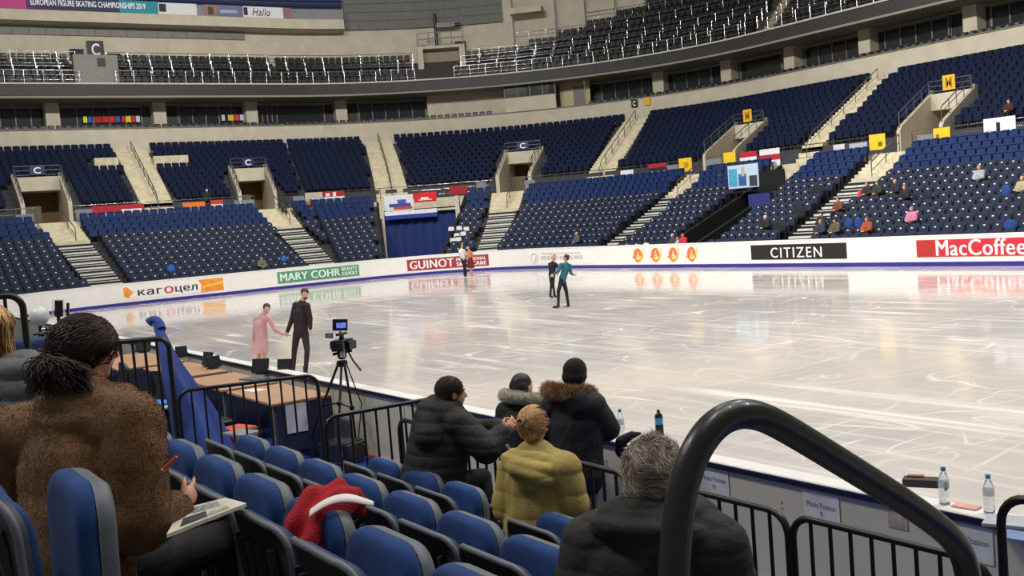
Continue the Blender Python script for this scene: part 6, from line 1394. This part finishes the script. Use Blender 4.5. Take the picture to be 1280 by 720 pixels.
# ---- grey haired man in the dark padded coat
M_dkcoat = mat('dark_padded_coat', (38, 36, 33), .8, var=.08, scale=5, bump=.25, bscale=45); D = 3.4; fg = Vector((-.75, .66, 0)).normalized(); sg = fg.cross(Vector((0, 0, 1)))
t = empty('person', q(820, 800, D) - Vector((0, 0, .45)), 0, 'grey curly haired man from behind in a dark hooded padded coat', 'person')
HG = q(817, 590, D)
J = dict(pelvis=q(822, 850, D), chest=q(820, 715, D), neck=q(818, 632, D), head=HG, fwd=fg, look=fg + Vector((-.05, .25, -.1)), sh_l=q(745, 684, D + .08), el_l=q(722, 780, D + .05), wr_l=q(760, 800, D + .3), sh_r=q(892, 686, D - .08), el_r=q(920, 780, D - .05), wr_r=q(900, 820, D + .3))
def gx(mb):
    torus(mb, q(820, 640, D - .01), (0, 0, 1), .115, .042, sg, (1.15, .9)); caps(mb, q(795, 655, D - .08), q(828, 672, D - .1), .075, .1, sg, 1.4); caps(mb, q(775, 650, D - .03), q(872, 652, D - .03), .075, .075); torus(mb, q(820, 662, D - .04), (-.1, .25, 1), .155, .035, sg, (1.1, .85)); caps(mb, q(822, 722, D - .02), q(822, 840, D), .165, .21, sg, 1.22)
    caps(mb, q(826, 690, D - .1), q(828, 706, D - .11), .09, .05, sg, 1.3)
figure(t, J, dict(vox=.007, topvox=1.2, girth=1.05, puff=.032, s=1.04, skin_m=mat('ruddy_skin', (206, 132, 110), .5, var=.06, scale=25), top=M_dkcoat, top_name='coat', hem=0, collar=.0, extra=[gx], hair=mat('silver_base_hair', (130, 116, 100), .8, var=.2, scale=30), disp=quilt(q(822, 850, D), (0, 0, 1), .072, .006, .0035, 6, 12)))
hb = [k for k in kids(t) if k.name.startswith('hair')][0]
gf = J['look'].normalized(); gu = Vector((0, 0, 1)); gr = gf.cross(gu)
pts, no, rs = surf_pts(hb, 15000, lambda ce, nn: ((ce - np.array(HG)) @ np.array(gf)) < .07)
swirl = np.cross(no, np.array([0, 0, 1.0])) * vnoise(pts, 22, 3)[:, None] * 1.3 + np.array([0, 0, -.5]) + vnoise(pts, 30, 8)[:, None] * np.array([0, 0, .9])
hairs(pts, no * .42 + swirl * 1.2 + rs.normal(size=pts.shape) * .12, .022, .0013, 'hair_tufts', [mat('silver_hair', (198, 190, 174), .6), mat('ash_brown_hair', (158, 138, 114), .6), mat('pale_silver_hair', (224, 216, 202), .6), mat('deep_ash_hair', (124, 106, 88), .6)], hb, rs, bend=np.cross(no, swirl) * .9, kind='stuff', seg=4)
# ---- standing figure in the parka with a tan fur hood
M_parka = mat('black_parka', (24, 25, 30), .75, var=.1, scale=5, bump=.2, bscale=60); D = 8.4; fp = Vector((-.25, .97, 0)).normalized(); spd = fp.cross(Vector((0, 0, 1)))
t = empty('person', Vector((q(725, 640, D).x, q(725, 640, D).y, .36)), 0, 'standing figure in a black beanie and black parka with a tan fur hood', 'person')
J = dict(pelvis=q(722, 580, D), chest=q(719, 528, D), neck=q(719, 492, D), head=q(720, 470, D), fwd=fp, look=fp, sh_l=q(694, 508, D + .1), el_l=q(700, 545, D + .3), wr_l=q(728, 548, D + .35), sh_r=q(740, 508, D - .1), el_r=q(760, 536, D), wr_r=q(742, 547, D + .25), kn_r=q(738, 635, D), an_r=q(742, 690, D), kn_l=q(722, 640, D + .1), an_l=q(724, 695, D + .1))
def px_(mb): caps(mb, q(718, 500, D - .1), q(722, 512, D - .1), .1, .1, spd, 1.3); caps(mb, q(720, 520, D), q(722, 592, D), .17, .19, spd, 1.2)
figure(t, J, dict(vox=.01, topvox=1.1, girth=1.0, puff=.035, skin_m=skinN, top=M_parka, top_name='parka', hem=.35, extra=[px_], bottom=mat('beige_grey_trousers', (132, 130, 116), .8), shoes=M_boot, disp=crease(.008, 10, 21)))
mb = MB(); hd = J['head']; ell(mb, hd + Vector((0, 0, .045)) - fp * .01, .09, .106, .1, fp); ell(mb, hd + Vector((0, 0, .0)) - fp * .02, .094, .11, .07, fp); bn = grow(mb, 'beanie', mat('black_knit', (28, 26, 27), .95, bump=.5, bscale=90), t, .01, 2)
mb = MB(); cc = q(711, 490, D - .02); torus(mb, cc, (0, .2, 1), .155, .03, CR, (1.05, .8)); fm = mat('tan_fur', (150, 112, 72), .9, var=.2, scale=20); tr = grow(mb, 'fur_trim', fm, t, .014, 2)
ring_hairs(cc, (0, .2, 1), .155, .03, 9000, .05, [fm, mat('pale_tan_fur', (190, 154, 110), .9), mat('deep_tan_fur', (104, 74, 46), .9)], tr, 'fur_pile', (1.05, .8), CR)
# ---- figure with the white fur collar
D = 8.95; t = empty('person', Vector((q(655, 600, D).x, q(655, 600, D).y, .36)), 0, 'dark haired figure with a thick white fur collar and dark coat', 'person')
J = dict(pelvis=q(652, 580, D), chest=q(650, 530, D), neck=q(653, 500, D), head=q(654, 482, D), fwd=fp, look=fp + Vector((.15, 0, 0)), sh_l=q(634, 515, D + .05), el_l=q(633, 550, D + .2), wr_l=q(650, 545, D + .35), sh_r=q(676, 516, D - .05), el_r=q(680, 548, D + .1), wr_r=q(668, 550, D + .3), kn_r=q(666, 630, D), an_r=q(668, 680, D), kn_l=q(650, 630, D), an_l=q(650, 682, D))
figure(t, J, dict(vox=.012, girth=.95, puff=.03, s=.95, top=mat('dark_olive_coat', (34, 36, 34), .8, var=.08), top_name='coat', hem=.4, bottom=M_blackcloth, shoes=M_boot, hair=M_hairk, hair_name='hair', style='long', disp=crease(.006, 12, 31)))
mb = MB(); cc = q(654, 497, D - .02); torus(mb, cc, (0, .25, 1), .15, .042, CR, (1.05, .75)); wm = mat('ivory_fur', (200, 194, 176), .95, var=.1, scale=20); tr = grow(mb, 'fur_collar', wm, t, .014, 2)
ring_hairs(cc, (0, .25, 1), .15, .042, 7000, .022, [wm, mat('pure_ivory_fur', (220, 216, 202), .95), mat('warm_ivory_fur', (176, 168, 146), .95)], tr, 'fur_pile', (1.05, .75), CR, seed=6)
# ---- red scarf and white strip on the chair, black bag on the boards
M_red = mat('red_knit', (176, 26, 38), .95, var=.1, scale=12, bump=.6, bscale=160)
D = 3.8
def sheetgrow():
    mb = MB()
    for a, b, ra, rb in [((370, 690, -.08), (372, 655, -.06), .05, .055), ((372, 655, -.06), (392, 626, 0), .055, .05), ((392, 626, 0), (425, 616, .05), .05, .048), ((425, 616, .05), (448, 626, .1), .045, .035), ((448, 626, .1), (450, 640, .1), .03, .02), ((388, 680, -.14), (400, 645, -.06), .035, .05), ((400, 645, -.06), (430, 622, 0), .05, .045), ((382, 690, -.12), (395, 650, -.07), .045, .05), ((366, 668, -.05), (375, 700, -.06), .035, .03), ((398, 690, -.1), (412, 650, -.05), .03, .035), ((412, 650, -.05), (440, 628, .0), .04, .035)]:
        caps(mb, q(a[0], a[1], D + a[2]), q(b[0], b[1], D + b[2]), ra, rb)
    o = grow(mb, 'knitted_scarf', M_red, None, .008, 3, disp=lambda co, no: .007 * np.sin((co @ np.array(CR)) * 75 + (co @ np.array(CU)) * -38 + vnoise(co, 6, 2) * 1.5), label='crumpled red knitted scarf hanging over a blue chair back'); o['category'] = 'scarf'
sheetgrow()
pth = [q(387, 641, D - .13), q(402, 630, D - .12), q(420, 622.5, D - .1), q(438, 621.5, D - .08), q(455, 626, D - .05), q(467, 629, D - .02)]
mb = MB(); vs = []; fs = []; pth = smooth(pth, 2)
for k, p in enumerate(pth):
    w = .018 * (1.0 if k < len(pth) * .55 else 1.0 - .6 * (k - len(pth) * .55) / (len(pth) * .45)); s_ = (CU * .55 + CF * .8).normalized(); vs += [p + s_ * w, p - s_ * w, p - s_ * w - Vector((0, 0, .004)), p + s_ * w - Vector((0, 0, .004))]
for k in range(len(pth) - 1):
    for j in range(4): fs.append((k * 4 + j, (k + 1) * 4 + j, (k + 1) * 4 + (j + 1) % 4, k * 4 + (j + 1) % 4))
fs += [(3, 2, 1, 0), tuple(len(vs) - 4 + j for j in range(4))]; mb.add(vs, fs, 0, True); mb.build('lanyard_strip', mat('white_satin', (222, 214, 212), .5, var=.05), None, 'white curved strip lying across the red scarf', 'strip')
mb = MB(); k0 = at(783, 562, y=.06); D8 = (k0 - CP).dot(CF)
for a, b, ra, rb in [((774, 564), (776, 552), .035, .045), ((776, 552), (790, 544), .045, .035), ((790, 544), (800, 542), .03, .015), ((774, 566), (778, 572), .03, .02)]: caps(mb, q(*a, D8 - .25), q(*b, D8 - .25), ra, rb)
o = grow(mb, 'black_glove', M_blackcloth, None, .01, 2, label='black glove shaped bundle on the boards behind the grey hair'); o['category'] = 'glove'
